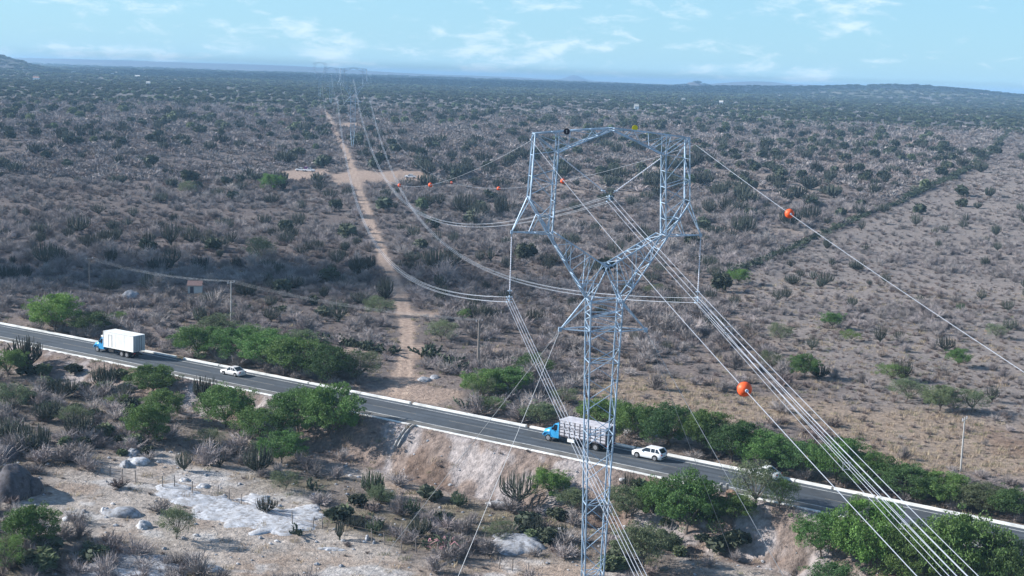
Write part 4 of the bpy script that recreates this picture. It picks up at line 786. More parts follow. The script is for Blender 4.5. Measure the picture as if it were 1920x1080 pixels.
# ------------------------------------------------------------------ transmission line
T1 = atdepth(1140, 400, 130.)[:2]; T2c = atdepth(663, 127, 780.); T2 = T2c[:2]
vd = (T2-T1)/np.linalg.norm(T2-T1); ud = np.array([vd[1], -vd[0]]); SPAN = float(np.linalg.norm(T2-T1))
ROT = math.atan2(ud[1], ud[0])
def L2W(o, u, v, z): return np.array([o[0]+ud[0]*u+vd[0]*v, o[1]+ud[1]*u+vd[1]*v, z])
ZW = 29.95                                            # waist height above road level at the near tower
def tower(org, ztop, zbase, label, detail=True, thick=1.):
    dz = ztop-45.7; t = empty('lattice_tower', (org[0], org[1], zbase), ROT); tag(t, label, 'transmission tower', 'guyed lattice towers of the line')
    def Z(z): return z+dz-zbase
    mw, sw = .125*thick, .058*thick
    # mast
    b = MB(); hw = lambda z: np.interp(z+dz, [zbase, zbase+6, ZW-26.6+6+dz, ZW+dz], [.25, .85, 1.02, 1.5]); hd = lambda z: hw(z)*.82
    zs = [zbase-dz]; z = zbase-dz+6
    while z < 27.2-1.2: zs.append(z); z += 3.42
    zs += [27.2, 28.6, ZW]
    for su in (-1, 1):
        for sv in (-1, 1):
            for a, e in zip(zs[:-1], zs[1:]): b.bar((su*hw(a), sv*hd(a), Z(a)), (su*hw(e), sv*hd(e), Z(e)), mw)
    for i, (a, e) in enumerate(zip(zs[:-1], zs[1:])):
        m = (a+e)/2
        for sv in (-1, 1):
            k = -sv
            b.bar((-k*hw(a), sv*hd(a), Z(a)), (k*hw(m), sv*hd(m), Z(m)), sw); b.bar((k*hw(m), sv*hd(m), Z(m)), (-k*hw(e), sv*hd(e), Z(e)), sw)
        for su in (-1, 1):
            k = 1 if i % 2 else -1; b.bar((su*hw(a), -k*hd(a), Z(a)), (su*hw(m), k*hd(m), Z(m)), sw); b.bar((su*hw(m), k*hd(m), Z(m)), (su*hw(e), -k*hd(e), Z(e)), sw)
        if i % 2 == 1 or e >= 27.2 or i == 0:
            for q in ((-1, -1, 1, -1), (1, -1, 1, 1), (1, 1, -1, 1), (-1, 1, -1, -1)): b.bar((q[0]*hw(e), q[1]*hd(e), Z(e)), (q[2]*hw(e), q[3]*hd(e), Z(e)), sw*1.2)
            b.bar((-hw(e), -hd(e), Z(e)), (hw(e), hd(e), Z(e)), sw)
    b.build('mast', 'steel', t)
    b = MB()                                          # guy beam
    for sv in (-1, 1):
        b.bar((-4.0, 0, Z(27.2)), (-1.45, sv*1.2, Z(27.2)), sw*1.6); b.bar((4.0, 0, Z(27.2)), (1.45, sv*1.2, Z(27.2)), sw*1.6)
        for su in (-1, 1): b.bar((su*4.0, 0, Z(27.2)), (su*1.5, sv*1.2, Z(ZW)), sw*1.8)
    b.box((-4.05, 0, Z(27.15)), (.3, .3, .4)); b.box((4.05, 0, Z(27.15)), (.3, .3, .4)); b.build('guy_beam', 'steel', t)
    D = lambda z: np.interp(z, [ZW, 36, 45], [1.2, 1.0, .8])
    def truss(A, B, n, part, w1=mw*.9, cross=True):   # two chords A,B as lists of (u,z), in front and back planes
        m = MB(); A = np.array(A); B = np.array(B)
        def at(PL_, t):
            d = np.concatenate([[0], np.cumsum(np.hypot(*(PL_[1:]-PL_[:-1]).T))]); return np.array([np.interp(t*d[-1], d, PL_[:, 0]), np.interp(t*d[-1], d, PL_[:, 1])])
        def V(p, sv): return (p[0], sv*D(p[1]), Z(p[1]))
        for sv in (-1, 1):
            for PL_ in (A, B):
                for a, e in zip(PL_[:-1], PL_[1:]): m.bar(V(a, sv), V(e, sv), w1)
            for i in range(n):
                a, e = i/n, (i+1)/n
                if (i+(sv > 0)) % 2: m.bar(V(at(A, a), sv), V(at(B, e), sv), sw)
                else: m.bar(V(at(B, a), sv), V(at(A, e), sv), sw)
                if i % 2 and np.hypot(*(at(A, a)-at(B, a))) > .3: m.bar(V(at(A, a), sv), V(at(B, a), sv), sw*.9)
        if cross:
            for PL_ in (A, B):
                for i in range(n+1):
                    p = at(PL_, i/n); m.bar(V(p, -1), V(p, 1), sw*.9)
                    if i < n: q = at(PL_, (i+1)/n); m.bar(V(p, -1 if i % 2 else 1), V(q, 1 if i % 2 else -1), sw*.8)
        m.build(part, 'steel', t)
    for su in (-1, 1):
        truss([(su*1.55, ZW), (su*5.5, 36.05)], [(su*.35, 33.3), (su*4.9, 36.15)], 5, 'fork_arm')
        b = MB()
        for sv in (-1, 1): b.bar((0.02*su, sv*1.05, Z(33.25)), (su*1.5, sv*1.2, Z(ZW)), sw*1.5); b.bar((.02*su, sv*1.05, Z(33.25)), (su*.35, sv*1.05, Z(33.3)), mw)
        b.bar((.02*su, -1.05, Z(33.25)), (.02*su, 1.05, Z(33.25)), sw*1.2); b.bar((su*.8, -1.1, Z(31.6)), (su*2.6, -1.1, Z(31.6)), sw); b.bar((su*.8, 1.1, Z(31.6)), (su*2.6, 1.1, Z(31.6)), sw)
        b.bar((su*1.5, -1.2, Z(ZW)), (su*.8, 1.1, Z(31.6)), sw); b.bar((su*1.5, 1.2, Z(ZW)), (su*.8, -1.1, Z(31.6)), sw)
        b.build('waist_brace', 'steel', t)
        truss([(su*5.5, 36.05), (su*7.40, 39.2), (su*7.12, 45.05)], [(su*5.3, 36.1), (su*5.12, 39.8), (su*4.97, 43.45)], 5, 'column')
        truss([(su*7.15, 45.08), (su*3.6, 45.45), (su*.1, 45.75)], [(su*4.97, 43.45), (su*2.5, 44.55), (su*.1, 45.55)], 4, 'crossbeam')
        b = MB()
        for sv in (-1, 1):
            b.bar((su*4.97, sv*.82, Z(43.45)), (su*4.95, sv*.8, Z(45.3)), sw*1.2); b.bar((su*4.97, sv*.82, Z(43.45)), (su*7.12, sv*.8, Z(45.05)), sw*1.3)
        b.build('corner_brace', 'steel', t)
        b = MB()                                      # outrigger
        for sv in (-1, 1):
            b.bar((su*5.5, sv*1.0, Z(36.05)), (su*8.85, 0, Z(36.12)), sw*1.5); b.bar((su*7.40, sv*.93, Z(39.2)), (su*8.85, 0, Z(36.15)), sw*1.4); b.bar((su*6.5, sv*.95, Z(37.7)), (su*7.2, sv*.5, Z(36.1)), sw)
        for k in (.35, .65): b.bar((su*(5.5+3.35*k), -(1-k), Z(36.08)), (su*(5.5+3.35*k), (1-k), Z(36.08)), sw)
        b.box((su*8.85, 0, Z(36.1)), (.22, .22, .3)); b.build('outrigger', 'steel', t)
        b = MB(); b.bar((su*7.1, 0, Z(45.0)), (su*7.35, 0, Z(44.55)), .09*thick); b.box((su*7.35, 0, Z(44.5)), (.12, .5, .12)); b.build('earth_wire_clamp', 'steel', t)
    # guys
    for su in (-1, 1):
        for sv in (-1, 1):
            a = (su*4.05, 0, Z(27.1)); wu, wv = su*21.5, sv*20.
            w_ = L2W(org, wu, wv, 0); gz = float(zg(w_[0], w_[1])); m = MB(); m.bar(a, (wu, wv, gz-zbase), .032 if detail else .03); m.build('guy_wire', 'guy', t)
    if detail:
        b = MB(); b.cyl((-4.31, -.95, Z(45.35)), .29, .05, 'y', 20); s_ = b.build('number_disc', 'black', t); s_['label'] = 'black round number disc'
        m = MB(); m.box((-4.31, -.985, Z(45.35)), (.05, .01, .28)); m.box((-4.35, -.985, Z(45.44)), (.06, .01, .05)); m.build('numeral', 'paint', s_)
        b = MB(); b.cyl((2.19+.2, .95, Z(45.78)), .27, .05, 'y', 20); s_ = b.build('number_disc', 'yellow', t); s_['label'] = 'yellow round number disc'
    return t
zb1 = float(zg(*T1)); tower(T1, 45.7, zb1, 'near galvanised steel guyed tower with a square window head, standing right of centre')
zb2 = float(zg(*T2)); zt2 = T2c[2]; tower(T2, zt2, zb2, 'distant tower of the same line, its crossbeam breaking the skyline right of the dirt track', False, 1.3)
T3c = atdepth(621, 126, 1400.); T4c = atdepth(600, 117, 1560.)
tower(T3c[:2], T3c[2], float(zg(*T3c[:2])), 'faint far tower in the middle of the three distant ones', False, 1.3); tower(T4c[:2], T4c[2], float(zg(*T4c[:2])), 'farthest and leftmost faint tower on the horizon', False, 1.3)
# spans: parabola through the attachments
def para(u, za, zbk, s0, s1, slope):                  # height at s (metres beyond the near tower)
    def f(s):
        if s >= 0: b_ = (zbk-za+slope*SPAN)/SPAN**2; return za-slope*s+b_*s*s
        s = -s; sb = .150 if slope > .15 else .149; return za-sb*s+(sb/520.)*s*s
    return f
def wire_pts(u, du, z_, f, s0, s1, n):
    sgn = np.sign(np.linspace(-1, 1, n)); t = np.linspace(-1, 1, n); ss = np.where(t < 0, s0*np.abs(t)**1.5, s1*np.abs(t)**1.3); ss = np.unique(np.concatenate([ss, [0]]))
    return [tuple(L2W(T1, u+du, s, f(s)+z_)) for s in ss]
def place_next(u, za, zb_, du, z_):                   # the following span, tower 2 to tower 3
    p0 = L2W(T2, u+du, 0, za+z_); p1 = np.array([T3c[0]+ud[0]*(u+du), T3c[1]+ud[1]*(u+du), zb_+z_]); return [tuple(p0*(1-t)+p1*t-np.array([0, 0, 4*22*t*(1-t)])) for t in np.linspace(0, 1, 20)][1:]
dz2 = zt2-45.7; dz3 = T3c[2]-45.7
for nm, u, za in (('left', -8.87, 29.9), ('middle', 0.08, 39.3), ('right', 8.89, 30.0)):
    t = empty('conductor_bundle', tuple(L2W(T1, u, 0, za)), 0); base = np.array(t.location)
    tag(t, {'left': 'left bundle of four bright conductors passing in front of the mast', 'middle': 'middle bundle of four conductors hanging in the tower window', 'right': 'right bundle of four conductors falling to the lower right corner from the right outrigger'}[nm], 'power line', 'four wire conductor bundles of the line')
    f = para(u, za, za+dz2, -420, SPAN, .157)
    for du in (-.23, .23):
        for z_ in (-.23, .23):
            pts = wire_pts(u, du, z_, f, -420, SPAN, 110)+place_next(u, za+dz2, za+dz3, du, z_)
            b = MB(); rr = [.017 if q[1] < 420 else .024 for q in pts]; rr = [r_ if q[1] < 300 else .021 if q[1] < 820 else .014 for r_, q in zip(rr, pts)]; b.tube([tuple(np.array(q)-base) for q in pts], rr, 5, False); b.build('conductor', 'wire', t)
    for s_ in [-38+k*0 for k in range(1)]+[-95, -150]+[55*k for k in range(1, 12)]:
        if nm == 'left' and s_ == -38: s_ = -44
        b = MB(); c = L2W(T1, u, s_, f(s_))-base
        cs = [c+np.array([ud[0]*a*.23, ud[1]*a*.23, e*.23]) for a, e in ((-1, -1), (1, -1), (1, 1), (-1, 1))]
        for a, e in zip(cs, cs[1:]+cs[:1]): b.bar(tuple(a), tuple(e), .05)
        for a in cs: b.box(tuple(a), (.10, .16, .10))
        b.build('spacer', 'guy', t)
    b = MB(); b.box((0, 0, .25), (.10, .5, .12), ROT); b.box((0, 0, 0), (.5, .10, .06), ROT); b.box((0, 0, .12), (.06, .3, .5), ROT)
    for a in (-.23, .23):
        for e in (-.23, .23): b.box((ud[0]*a, ud[1]*a, e), (.07, .32, .09), ROT)
    b.build('suspension_clamp', 'steel', t)
for nm, u in (('left', -7.33), ('right', 7.9)):
    f = para(u, 44.45, 44.45+dz2, -420, SPAN, .142); pts = wire_pts(u, 0, 0, f, -420, SPAN, 120)+place_next(u, 44.45+dz2, 44.45+dz3, 0, 0)
    b = MB(); b.tube(pts, [.016 if q[1] < 300 else .014 for q in pts], 5, False); tag(b.build('earth_wire', 'wire'), nm+' single earth wire running over the '+nm+' corner of the tower head', 'power line')
    balls = {'left': [-64.6, 100, 172.5], 'right': [-26.4, 66, 130, 212]}[nm]
    names = {-64.6: 'largest orange marker ball, low on the left earth wire against the right slope', 100: 'orange marker ball between the pickup and the tower, second from the left', 172.5: 'leftmost red orange marker ball below the parked pickup', -26.4: 'orange marker ball high on the right earth wire right of the tower head', 66: 'red orange marker ball seen inside the tower window', 130: 'red orange marker ball just left of the tower column', 212: 'smallest pale orange marker ball, third from the left'}
    for s_ in balls:
        c = L2W(T1, u, s_, f(s_)); t = empty('marker_ball', tuple(c), ROT); tag(t, names[s_], 'marker ball', 'orange aerial marker balls on the earth wires')
        bm = bmesh.new(); bmesh.ops.create_uvsphere(bm, u_segments=32, v_segments=20, radius=0.355 if s_ != 212 else .30); me = bpy.data.meshes.new('shell'); bm.to_mesh(me); bm.free(); me.materials.append(MT['ball']); me.polygons.foreach_set('use_smooth', [True]*len(me.polygons)); inst('shell', me, (0, 0, 0), 0, 1, t)
        b = MB(); b.tube([(0, -.42, 0), (0, -.35, 0)], .08, 10); b.tube([(0, .35, 0), (0, .42, 0)], .08, 10); b.build('wire_clamp', 'steel', t); b = MB(); r_ = 0.355 if s_ != 212 else .30; ring = [(math.cos(q)*r_*1.005, 0, math.sin(q)*r_*1.005) for q in np.linspace(0, 6.2832, 33)]; b.tube(ring, .012, 4); b.build('seam', 'rubber', t)
# insulators
def insul(p0, p1, label, r=.065):
    t = empty('insulator_string', tuple(p0)); tag(t, label, 'insulator', 'long grey white insulator strings'); d = np.array(p1)-np.array(p0); L = np.linalg.norm(d); n = 46; pts = []; rr = []
    for i in range(n+1):
        q = i/n; pts.append(tuple(d*(.06+.88*q))); rr.append(r if i % 2 else r*.55)
    b = MB(); b.tube(pts, rr, 8); b.build('shed_rod', 'glass_ins', t)
    b = MB(); b.bar((0, 0, 0), tuple(d*.07), .06); b.build('hook', 'steel', t); b = MB(); b.bar(tuple(d*.93), tuple(d), .06)
    c = d*.945; a = np.array([ud[0], ud[1], 0]); ring = [tuple(c+(a*math.cos(k)+np.array([vd[0], vd[1], 0])*math.sin(k))*.19) for k in np.linspace(0, 6.283, 15)]; b.tube(ring, .03, 5); b.build('end_fitting', 'steel', t); return t
insul(L2W(T1, -8.85, 0, 36.0), L2W(T1, -8.85, 0, 30.4), 'vertical insulator string hanging from the left outrigger'); insul(L2W(T1, 8.87, 0, 36.0), L2W(T1, 8.88, 0, 30.5), 'vertical insulator string hanging from the right outrigger')
insul(L2W(T1, -4.95, 0, 43.3), L2W(T1, -.28, 0, 39.85), 'darker insulator string slanting down from the left corner of the tower window'); insul(L2W(T1, 4.95, 0, 43.3), L2W(T1, .42, 0, 39.85), 'bright insulator string slanting down from the right corner of the tower window')

# ------------------------------------------------------------------ vehicles (x forward, origin on the ground)
def heading(x, far=True): t = -kt(x); return math.atan2(t[1], t[0])
def wheel(par, x, y, r, w, rimm='rim'):
    s_ = 1 if y > 0 else -1
    t = MB(); t.cyl((0, 0, 0), r, w, 'y', 20); o = t.build('wheel', 'rubber', par, loc=(x, y, r)); b = MB(); b.cyl((0, s_*w*.5, 0), r*.6, .03, 'y', 14); b.cyl((0, s_*(w*.5+.02), 0), r*.18, .04, 'y', 8); b.build('rim', rimm, o)
def sec(x, y, z0, z1, ch=.10, tum=.0):                # rounded cross-section of a body
    return [(x, -y, z0+ch), (x, -y+ch, z0), (x, y-ch, z0), (x, y, z0+ch), (x, y, (z0+z1)/2), (x, y-tum, z1-ch), (x, y-tum-ch, z1), (x, -y+tum+ch, z1), (x, -y+tum, z1-ch), (x, -y, (z0+z1)/2)]
def car(name, pos, rz, L, W_, H, paint, label, cat, suv=False):
    t = empty(name, tuple(pos), rz); tag(t, label, cat); h = L/2; y = W_/2; belt = H*(.67 if suv else .64); gr = .22 if suv else .16
    b = MB(); bz = H*(.60 if suv else .56)
    b.loft([sec(h, y*.72, gr+.12, bz*.72, .08), sec(h-.12, y*.90, gr+.02, bz*.86, .1), sec(h-.6, y, gr, bz*.97, .1, .03), sec(h-1.25, y, gr, belt, .1, .04), sec(0, y, gr, belt+.02, .1, .04), sec(-h+.7, y, gr, belt+.03, .1, .04), sec(-h+.12, y*.95, gr+.03, belt*(1. if suv else .98), .1, .05), sec(-h, y*.82, gr+.15, belt*.9, .08, .04)])
    b.build('body', paint, t, True)
    ra = -h+(.55 if suv else 1.45); rb = -h+(.10 if suv else .62)   # roof rear, rear screen foot
    fa = h-(2.15 if suv else 2.05); fb = h-1.35
    yt = y*.78; yb = y*.93; zt = H-.04
    g = MB(); g.loft([[(fb, -yb, belt-.02), (fb, yb, belt-.02), (fb-.01, yb, belt), (fb-.01, -yb, belt)], [(fa, -yb*.985, belt-.02), (fa, yb*.985, belt-.02), (fa, yt, zt), (fa, -yt, zt)], [(ra, -yb*.985, belt-.02), (ra, yb*.985, belt-.02), (ra, yt*.98, zt), (ra, -yt*.98, zt)], [(rb, -yb*.95, belt-.02), (rb, yb*.95, belt-.02), (rb+.01, yb*.95, belt), (rb+.01, -yb*.95, belt)]])
    g.build('windows', 'glass', t)
    r = MB(); r.box(((fa+ra)/2, 0, H-.02), (fa-ra+.12, yt*2+.04, .07), 0, (.94, .9)); r.build('roof', paint, t)
    p = MB()
    for s_ in (-1, 1):
        p.bar((fb, s_*yb*.96, belt), (fa, s_*yt, zt), .09); p.bar((rb, s_*yb*.95, belt), (ra, s_*yt, zt), .16 if suv else .11)
        for k in (.42, .78): xm = fa+(ra-fa)*k; p.bar((xm, s_*yb*.99, belt), (xm, s_*yt*1.01, zt), .08)
    p.build('pillars', paint, t)
    wr = .38 if suv else .31
    for wx in (h-.92, -h+.95):
        for s_ in (-1, 1):
            a = MB(); a.cyl((wx, s_*(y-.04), wr+.03), wr+.07, .10, 'y', 18); a.build('wheel_arch', 'chassis', t); wheel(t, wx, s_*(y-.06), wr, .24)
    for s_ in (-1, 1):
        b = MB(); b.box((h-.10, s_*y*.66, bz*.76), (.12, .34, .14)); b.build('headlight', 'lamp', t); b = MB(); b.box((-h+.02, s_*y*.74, belt*.84), (.08, .26, .16)); b.build('tail_light', 'red', t)
        b = MB(); b.box((fb-.25, s_*(y+.07), belt+.07), (.14, .18, .12)); b.build('mirror', paint, t)
    b = MB(); b.box((-h-.01, 0, gr+.28), (.06, W_*.8, .16)); b.build('bumper', 'chassis' if suv else paint, t)
    b = MB(); b.box((-h-.03, 0, belt*.7), (.03, .4, .12)); b.build('number_plate', 'boxr', t)
    return t
def truck(pos, rz, kind, label):
    t = empty('truck', tuple(pos), rz); tag(t, label, 'truck'); nose = 5.2
    b = MB(); b.box((-.3, 0, .82), (9.8, .9, .22)); b.box((-4.9, 0, .55), (.15, 2.2, .2)); b.build('chassis', 'chassis', t)
    b = MB(); b.loft([sec(nose, .72, .55, 1.25, .18), sec(nose-.15, .95, .50, 1.55, .2, .1), sec(nose-.9, 1.05, .55, 1.78, .2, .2), sec(nose-1.5, 1.12, .55, 1.86, .2, .12)]); b.build('bonnet', 'blue', t, True)
    for s_ in (-1, 1):
        b = MB(); pts = [(nose-.05, s_*1.0, .75), (nose-.35, s_*1.08, 1.15), (nose-.9, s_*1.10, 1.28), (nose-1.45, s_*1.1, 1.0), (nose-1.7, s_*1.1, .7)]
        b.loft([[(p[0], p[1]-.2, p[2]), (p[0], p[1]+.1, p[2]), (p[0]+.05, p[1]+.1, p[2]+.12), (p[0]+.05, p[1]-.2, p[2]+.12)] for p in pts]); b.build('fender', 'blue', t)
        b = MB(); b.cyl((nose-.02, s_*.78, .98), .13, .08, 'x', 12); b.build('headlight', 'lamp', t); b = MB(); b.box((nose-1.75, s_*1.32, 2.0), (.08, .18, .34)); b.build('mirror', 'chassis', t)
    b = MB(); c1 = nose-1.45; c2 = nose-2.75
    b.loft([[(x, -1.15, .7), (x, 1.15, .7), (x, 1.15, 1.75), (x, -1.15, 1.75)] for x in (c1, c2)])
    b.loft([[(c1-.45, -1.02, 2.55), (c1-.45, 1.02, 2.55), (c1-.6, .9, 2.68), (c1-.6, -.9, 2.68)], [(c2, -1.04, 2.55), (c2, 1.04, 2.55), (c2+.1, .9, 2.68), (c2+.1, -.9, 2.68)]])
    for s_ in (-1, 1): b.bar((c1-.05, s_*1.08, 1.72), (c1-.47, s_*.98, 2.58), .12); b.bar((c2+.1, s_*1.1, 1.72), (c2+.1, s_*1.0, 2.58), .28, .2); b.bar((c1-.3, s_*1.13, 1.2), (c2+.2, s_*1.13, 1.2), .03)
    b.box((c2+.04, 0, 2.1), (.06, 2.1, 1.)); cab = b.build('cab', 'blue', t)
    b = MB(); b.loft([[(c1-.04, -1.05, 1.74), (c1-.04, 1.05, 1.74), (c1-.46, .97, 2.56), (c1-.46, -.97, 2.56)], [(c2+.12, -1.09, 1.74), (c2+.12, 1.09, 1.74), (c2+.12, 1.0, 2.56), (c2+.12, -1.0, 2.56)]]); b.build('windows', 'glass', t)
    for s_ in (-1, 1): wheel(t, nose-1.0, s_*.98, .50, .28)
    for wx in (-2.2, -3.5) if kind == 'box' else (-2.3, -3.6):
        for s_ in (-1, 1): wheel(t, wx, s_*.98, .50, .46)
    b = MB(); b.box((0.4, 1.05, .72), (1.1, .35, .45)); b.build('fuel_tank', 'boxw' if kind != 'box' else 'chassis', t)
    x0, x1 = 2.35, -5.25; Lb = x0-x1; cx = (x0+x1)/2
    if kind == 'box':
        b = MB(); b.box((cx, 0, 2.62), (Lb, 2.56, 2.8)); body = b.build('cargo_box', 'boxw', t)
        r = MB()
        for s_ in (-1, 1):
            r.box((cx, s_*1.29, 3.99), (Lb+.06, .06, .10)); r.box((cx, s_*1.29, 1.26), (Lb+.06, .06, .12))
            for xx in (x0, x1): r.box((xx, s_*1.28, 2.62), (.08, .08, 2.84))
            for k in (4, 7): r.box((x0-k*Lb/10, s_*1.285, 2.62), (.02, .02, 2.6))
        r.build('edge_trim', 'boxw', body)
        b = MB(); b.box((x1-.02, 0, 2.62), (.05, 2.45, 2.65)); d = b.build('rear_door', 'boxr', body); b = MB(); b.box((x1-.06, 0, 2.62), (.04, .05, 2.6)); b.box((x1-.06, .5, 2.62), (.04, .04, 2.5)); b.box((x1-.06, -.5, 2.62), (.04, .04, 2.5)); b.build('door_bar', 'chassis', d)
        b = MB(); sx = x0-1.75
        for dx_ in (-.42, .42): b.box((sx+dx_, 1.30, 2.45), (.05, .03, 2.1))
        b.box((sx, 1.30, 3.5), (.88, .03, .05)); b.box((sx, 1.30, 1.4), (.88, .03, .05)); b.build('side_door', 'boxr', body)
        b = MB(); b.box((3.0, 0, 2.95), (.7, 1.9, .25)); b.build('air_deflector', 'boxw', t)
    else:
        b = MB(); b.box((cx, 0, 1.18), (Lb, 2.5, .16)); bed = b.build('bed', 'slatd', t)
        b = MB(); n = 9
        for s_ in (-1, 1):
            for k in range(5): b.box((cx, s_*1.24, 1.45+k*.42), (Lb, .05, .30))
        for k in range(5):
            b.box((x0-.02, 0, 1.45+k*.42), (.05, 2.4, .30))
        b.build('side_boards', 'plank', bed)
        b = MB()
        for s_ in (-1, 1):
            for k in range(n+1): b.box((x0-.05-k*(Lb-.1)/n, s_*1.29, 2.3), (.09, .05, 2.2))
            b.box((cx, s_*1.285, 2.35), (Lb, .04, .07))
        for k in range(n+1): b.bar((x0-.05-k*(Lb-.1)/n, -1.25, 3.42), (x0-.05-k*(Lb-.1)/n, 1.25, 3.42), .06)
        b.build('stakes', 'slatd', bed)
        b = MB()
        for s_ in (-1, 1): b.box((cx, s_*1.27, 3.42), (Lb, .10, .12))
        for k in range(12): b.box((cx, -1.1+k*.2, 3.47), (Lb-.1, .10, .03))
        b.build('top_slats', 'plank', bed)
        b = MB(); b.box((x1+.02, 0, 2.3), (.06, 2.4, 2.1)); b.build('tailgate', 'slatd', bed)
    for s_ in (-1, 1): b = MB(); b.box((-5.3, s_*1.0, .95), (.06, .3, .14)); b.build('tail_light', 'red', t)
    return t
def roadpos(px, py): p = flat(px, py); return p, heading(p[0])
p, hd_ = roadpos(222, 664); truck((p[0], p[1], .0), hd_, 'box', 'white box truck with a sky blue bonneted cab driving left on the highway')
p, hd_ = roadpos(1083, 834); truck((p[0], p[1], .0), hd_, 'stake', 'slatted grey cattle truck with a sky blue bonneted cab passing behind the mast')
p, hd_ = roadpos(437, 703); car('sedan', (p[0], p[1], .0), hd_, 4.5, 1.75, 1.45, 'silver', 'pale beige sedan following the white box truck', 'car')
p, hd_ = roadpos(1217, 859); car('off_road_car', (p[0], p[1], .0), hd_, 4.6, 1.85, 1.66, 'white', 'white off-roader with dark windows behind the cattle truck', 'car', True)
p, hd_ = roadpos(1433, 895); car('hatchback', (p[0], p[1], .0), hd_, 4.2, 1.75, 1.5, 'white', 'white car half hidden by the sparse tree in the right foreground', 'car')
def pickup(px, py, rz, label, load=False, name='pickup', sc=1.):
    p = G(px, py); t = empty(name, tuple(p), rz); t.scale = (sc, sc, sc); tag(t, label, 'pickup truck'); 
    b = MB(); b.loft([sec(2.6, .75, .5, .95, .1), sec(2.45, .9, .4, 1.1, .1), sec(1.2, .92, .4, 1.18, .1, .04), sec(-.5, .92, .4, 1.2, .1, .04), sec(-2.5, .92, .45, 1.15, .08)]); b.build('body', 'white', t)
    b = MB(); b.loft([[(1.3, -.85, 1.12), (1.3, .85, 1.12), (1.28, .85, 1.14), (1.28, -.85, 1.14)], [(.7, -.85, 1.12), (.7, .85, 1.12), (.7, .72, 1.72), (.7, -.72, 1.72)], [(-.75, -.85, 1.12), (-.75, .85, 1.12), (-.6, .72, 1.72), (-.6, -.72, 1.72)]]); b.build('windows', 'glass', t)
    b = MB(); b.box((.05, 0, 1.76), (1.5, 1.5, .1)); 
    for s_ in (-1, 1): b.bar((.0, s_*.84, 1.15), (0, s_*.74, 1.75), .1); b.bar((-.7, s_*.84, 1.15), (-.62, s_*.72, 1.75), .14); b.bar((1.28, s_*.84, 1.14), (.72, s_*.72, 1.74), .1)
    b.build('roof', 'white', t)
    b = MB(); b.box((-1.6, 0, 1.19), (1.5, 1.5, .06)); b.build('cargo_bed', 'chassis', t)
    for wx in (1.65, -1.6):
        for s_ in (-1, 1): wheel(t, wx, s_*.86, .38, .25)
    if load:
        b = MB(); b.box((-1.6, 0, 1.75), (1.7, 1.6, 1.0)); b.build('canopy', 'purple', t)
    return t
pickup(580, 322, math.radians(-12), 'white pickup with a dark purple covered bed at the left end of the clearing', True); pickup(564, 321, math.radians(170), 'white pickup parked left of the covered one in the clearing', sc=.95)
pickup(770, 334, math.radians(172), 'light blue-white pickup parked alone at the right end of the clearing', sc=1.)

# ruined hut
p = G(366, 549); k = mpp(p); t = empty('hut', tuple(p), math.radians(6)); tag(t, 'small ruined hut with pale walls and pinkish tiled roof in the dark scrub', 'hut')
b = MB(); b.box((0, 0, .9), (3.0, 2.4, 1.8)); b.build('wall', 'wall', t); b = MB(); b.loft([[(-1.7, -1.5, 1.8), (1.7, -1.5, 1.8), (1.7, -1.5, 1.9), (-1.7, -1.5, 1.9)], [(-1.7, .1, 2.7), (1.7, .1, 2.7), (1.7, .1, 2.8), (-1.7, .1, 2.8)], [(-1.7, 1.5, 1.8), (1.7, 1.5, 1.8), (1.7, 1.5, 1.9), (-1.7, 1.5, 1.9)]]); b.build('roof', 'tile', t)
b = MB(); b.box((-.6, -1.22, .85), (.8, .05, 1.5)); b.build('door', 'slatd', t)
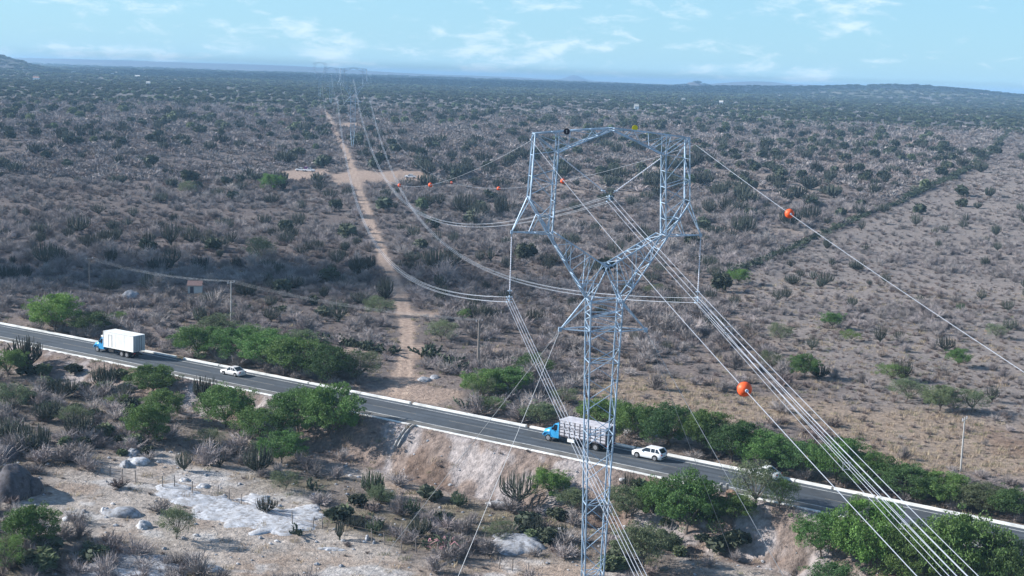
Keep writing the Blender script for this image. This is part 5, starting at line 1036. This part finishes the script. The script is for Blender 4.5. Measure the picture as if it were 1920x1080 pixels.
# far houses
for x, y, w, lb in [(68,151,9,'white house with an orange roof near the left edge of the far plain'),(138,139,6,'white building on the far village clearing, left of the others'),(211,142,4,'small white house in the far village, second'),(218,139,4,'tiny white house behind the second village house'),(258,147,7,'long low white shed in the far village'),(278,161,6,'lone white house right of the far village'),(1281,192,5,'tiny white house in the far plain right of the tower head'),(1352,197,6,'white farmhouse in the far plain right of the tower'),(1193,207,7,'pale farm shed in the far plain behind the tower crossbeam')]:
    p = G(x, y); k = mpp(p); W_ = w*k*1.2; t = empty('house', tuple(p), math.radians(random.uniform(-15, 15))); tag(t, lb, 'house', 'far houses in the plain')
    b = MB(); b.box((0, 0, 2.), (W_, W_*.6, 4.4)); b.build('wall', 'white', t); b = MB(); b.loft([[(-W_*.54, -W_*.34, 4.2), (W_*.54, -W_*.34, 4.2), (W_*.54, -W_*.34, 4.4), (-W_*.54, -W_*.34, 4.4)], [(-W_*.54, 0, 6.2), (W_*.54, 0, 6.2), (W_*.54, 0, 6.4), (-W_*.54, 0, 6.4)], [(-W_*.54, W_*.34, 4.2), (W_*.54, W_*.34, 4.2), (W_*.54, W_*.34, 4.4), (-W_*.54, W_*.34, 4.4)]]); b.build('roof', 'tile' if 'orange' in lb else 'wall', t)
    b = MB(); b.box((0, -W_*.305, 1.6), (W_*.12, .06, 2.6)); b.build('door', 'slatd', t)

# ------------------------------------------------------------------ clouds outside the view whose shadows lie on the plain
def cloud(name, tx, ty, rx, ry, alt, label, seed):
    d = alt/math.tan(SUN_EL); bm = bmesh.new(); bmesh.ops.create_icosphere(bm, subdivisions=5, radius=1); off = seed*13.7
    for v in bm.verts:
        c = v.co; n_ = float(fbm(c.x*1.3+off+50, c.y*1.3+off, .9, 4))-.5; f_ = 1+1.1*n_; v.co = Vector((c.x*f_*rx, c.y*f_*ry, (max(c.z, -.25)*(1+1.2*n_))*min(rx, ry)*.35))
    me = bpy.data.meshes.new(name); bm.to_mesh(me); bm.free(); me.materials.append(MT['cloud']); me.polygons.foreach_set('use_smooth', [True]*len(me.polygons))
    o = inst(name, me, (tx+sd[0]*d, ty+sd[1]*d, alt)); tag(o, label, 'cloud')
cloud('cloud', 250, 4900, 1300, 1500, 1300, 'broad flat cumulus cloud outside the view that shades the far plain', 1)
cloud('cloud', -90, 352, 92, 34, 2600, 'small cumulus cloud outside the view that shades the scrub at left', 2)

# ------------------------------------------------------------------ haze
hz = bpy.data.materials.new('air'); hz.use_nodes = True; n = hz.node_tree.nodes; n.clear(); ho = n.new('ShaderNodeOutputMaterial'); pv = n.new('ShaderNodeVolumePrincipled')
pv.inputs['Color'].default_value = (.42, .70, 1., 1); pv.inputs['Density'].default_value = 0.00012; pv.inputs['Anisotropy'].default_value = .0; hz.node_tree.links.new(pv.outputs[0], ho.inputs['Volume'])
zmin = float(Z.min())-1; b = MB(); b.box((0, 0, (zmin+84)/2), (35600, 35600, 84-zmin)); ho_ = b.build('haze', hz); tag(ho_, 'thin blue air haze over the plain', kind='stuff')
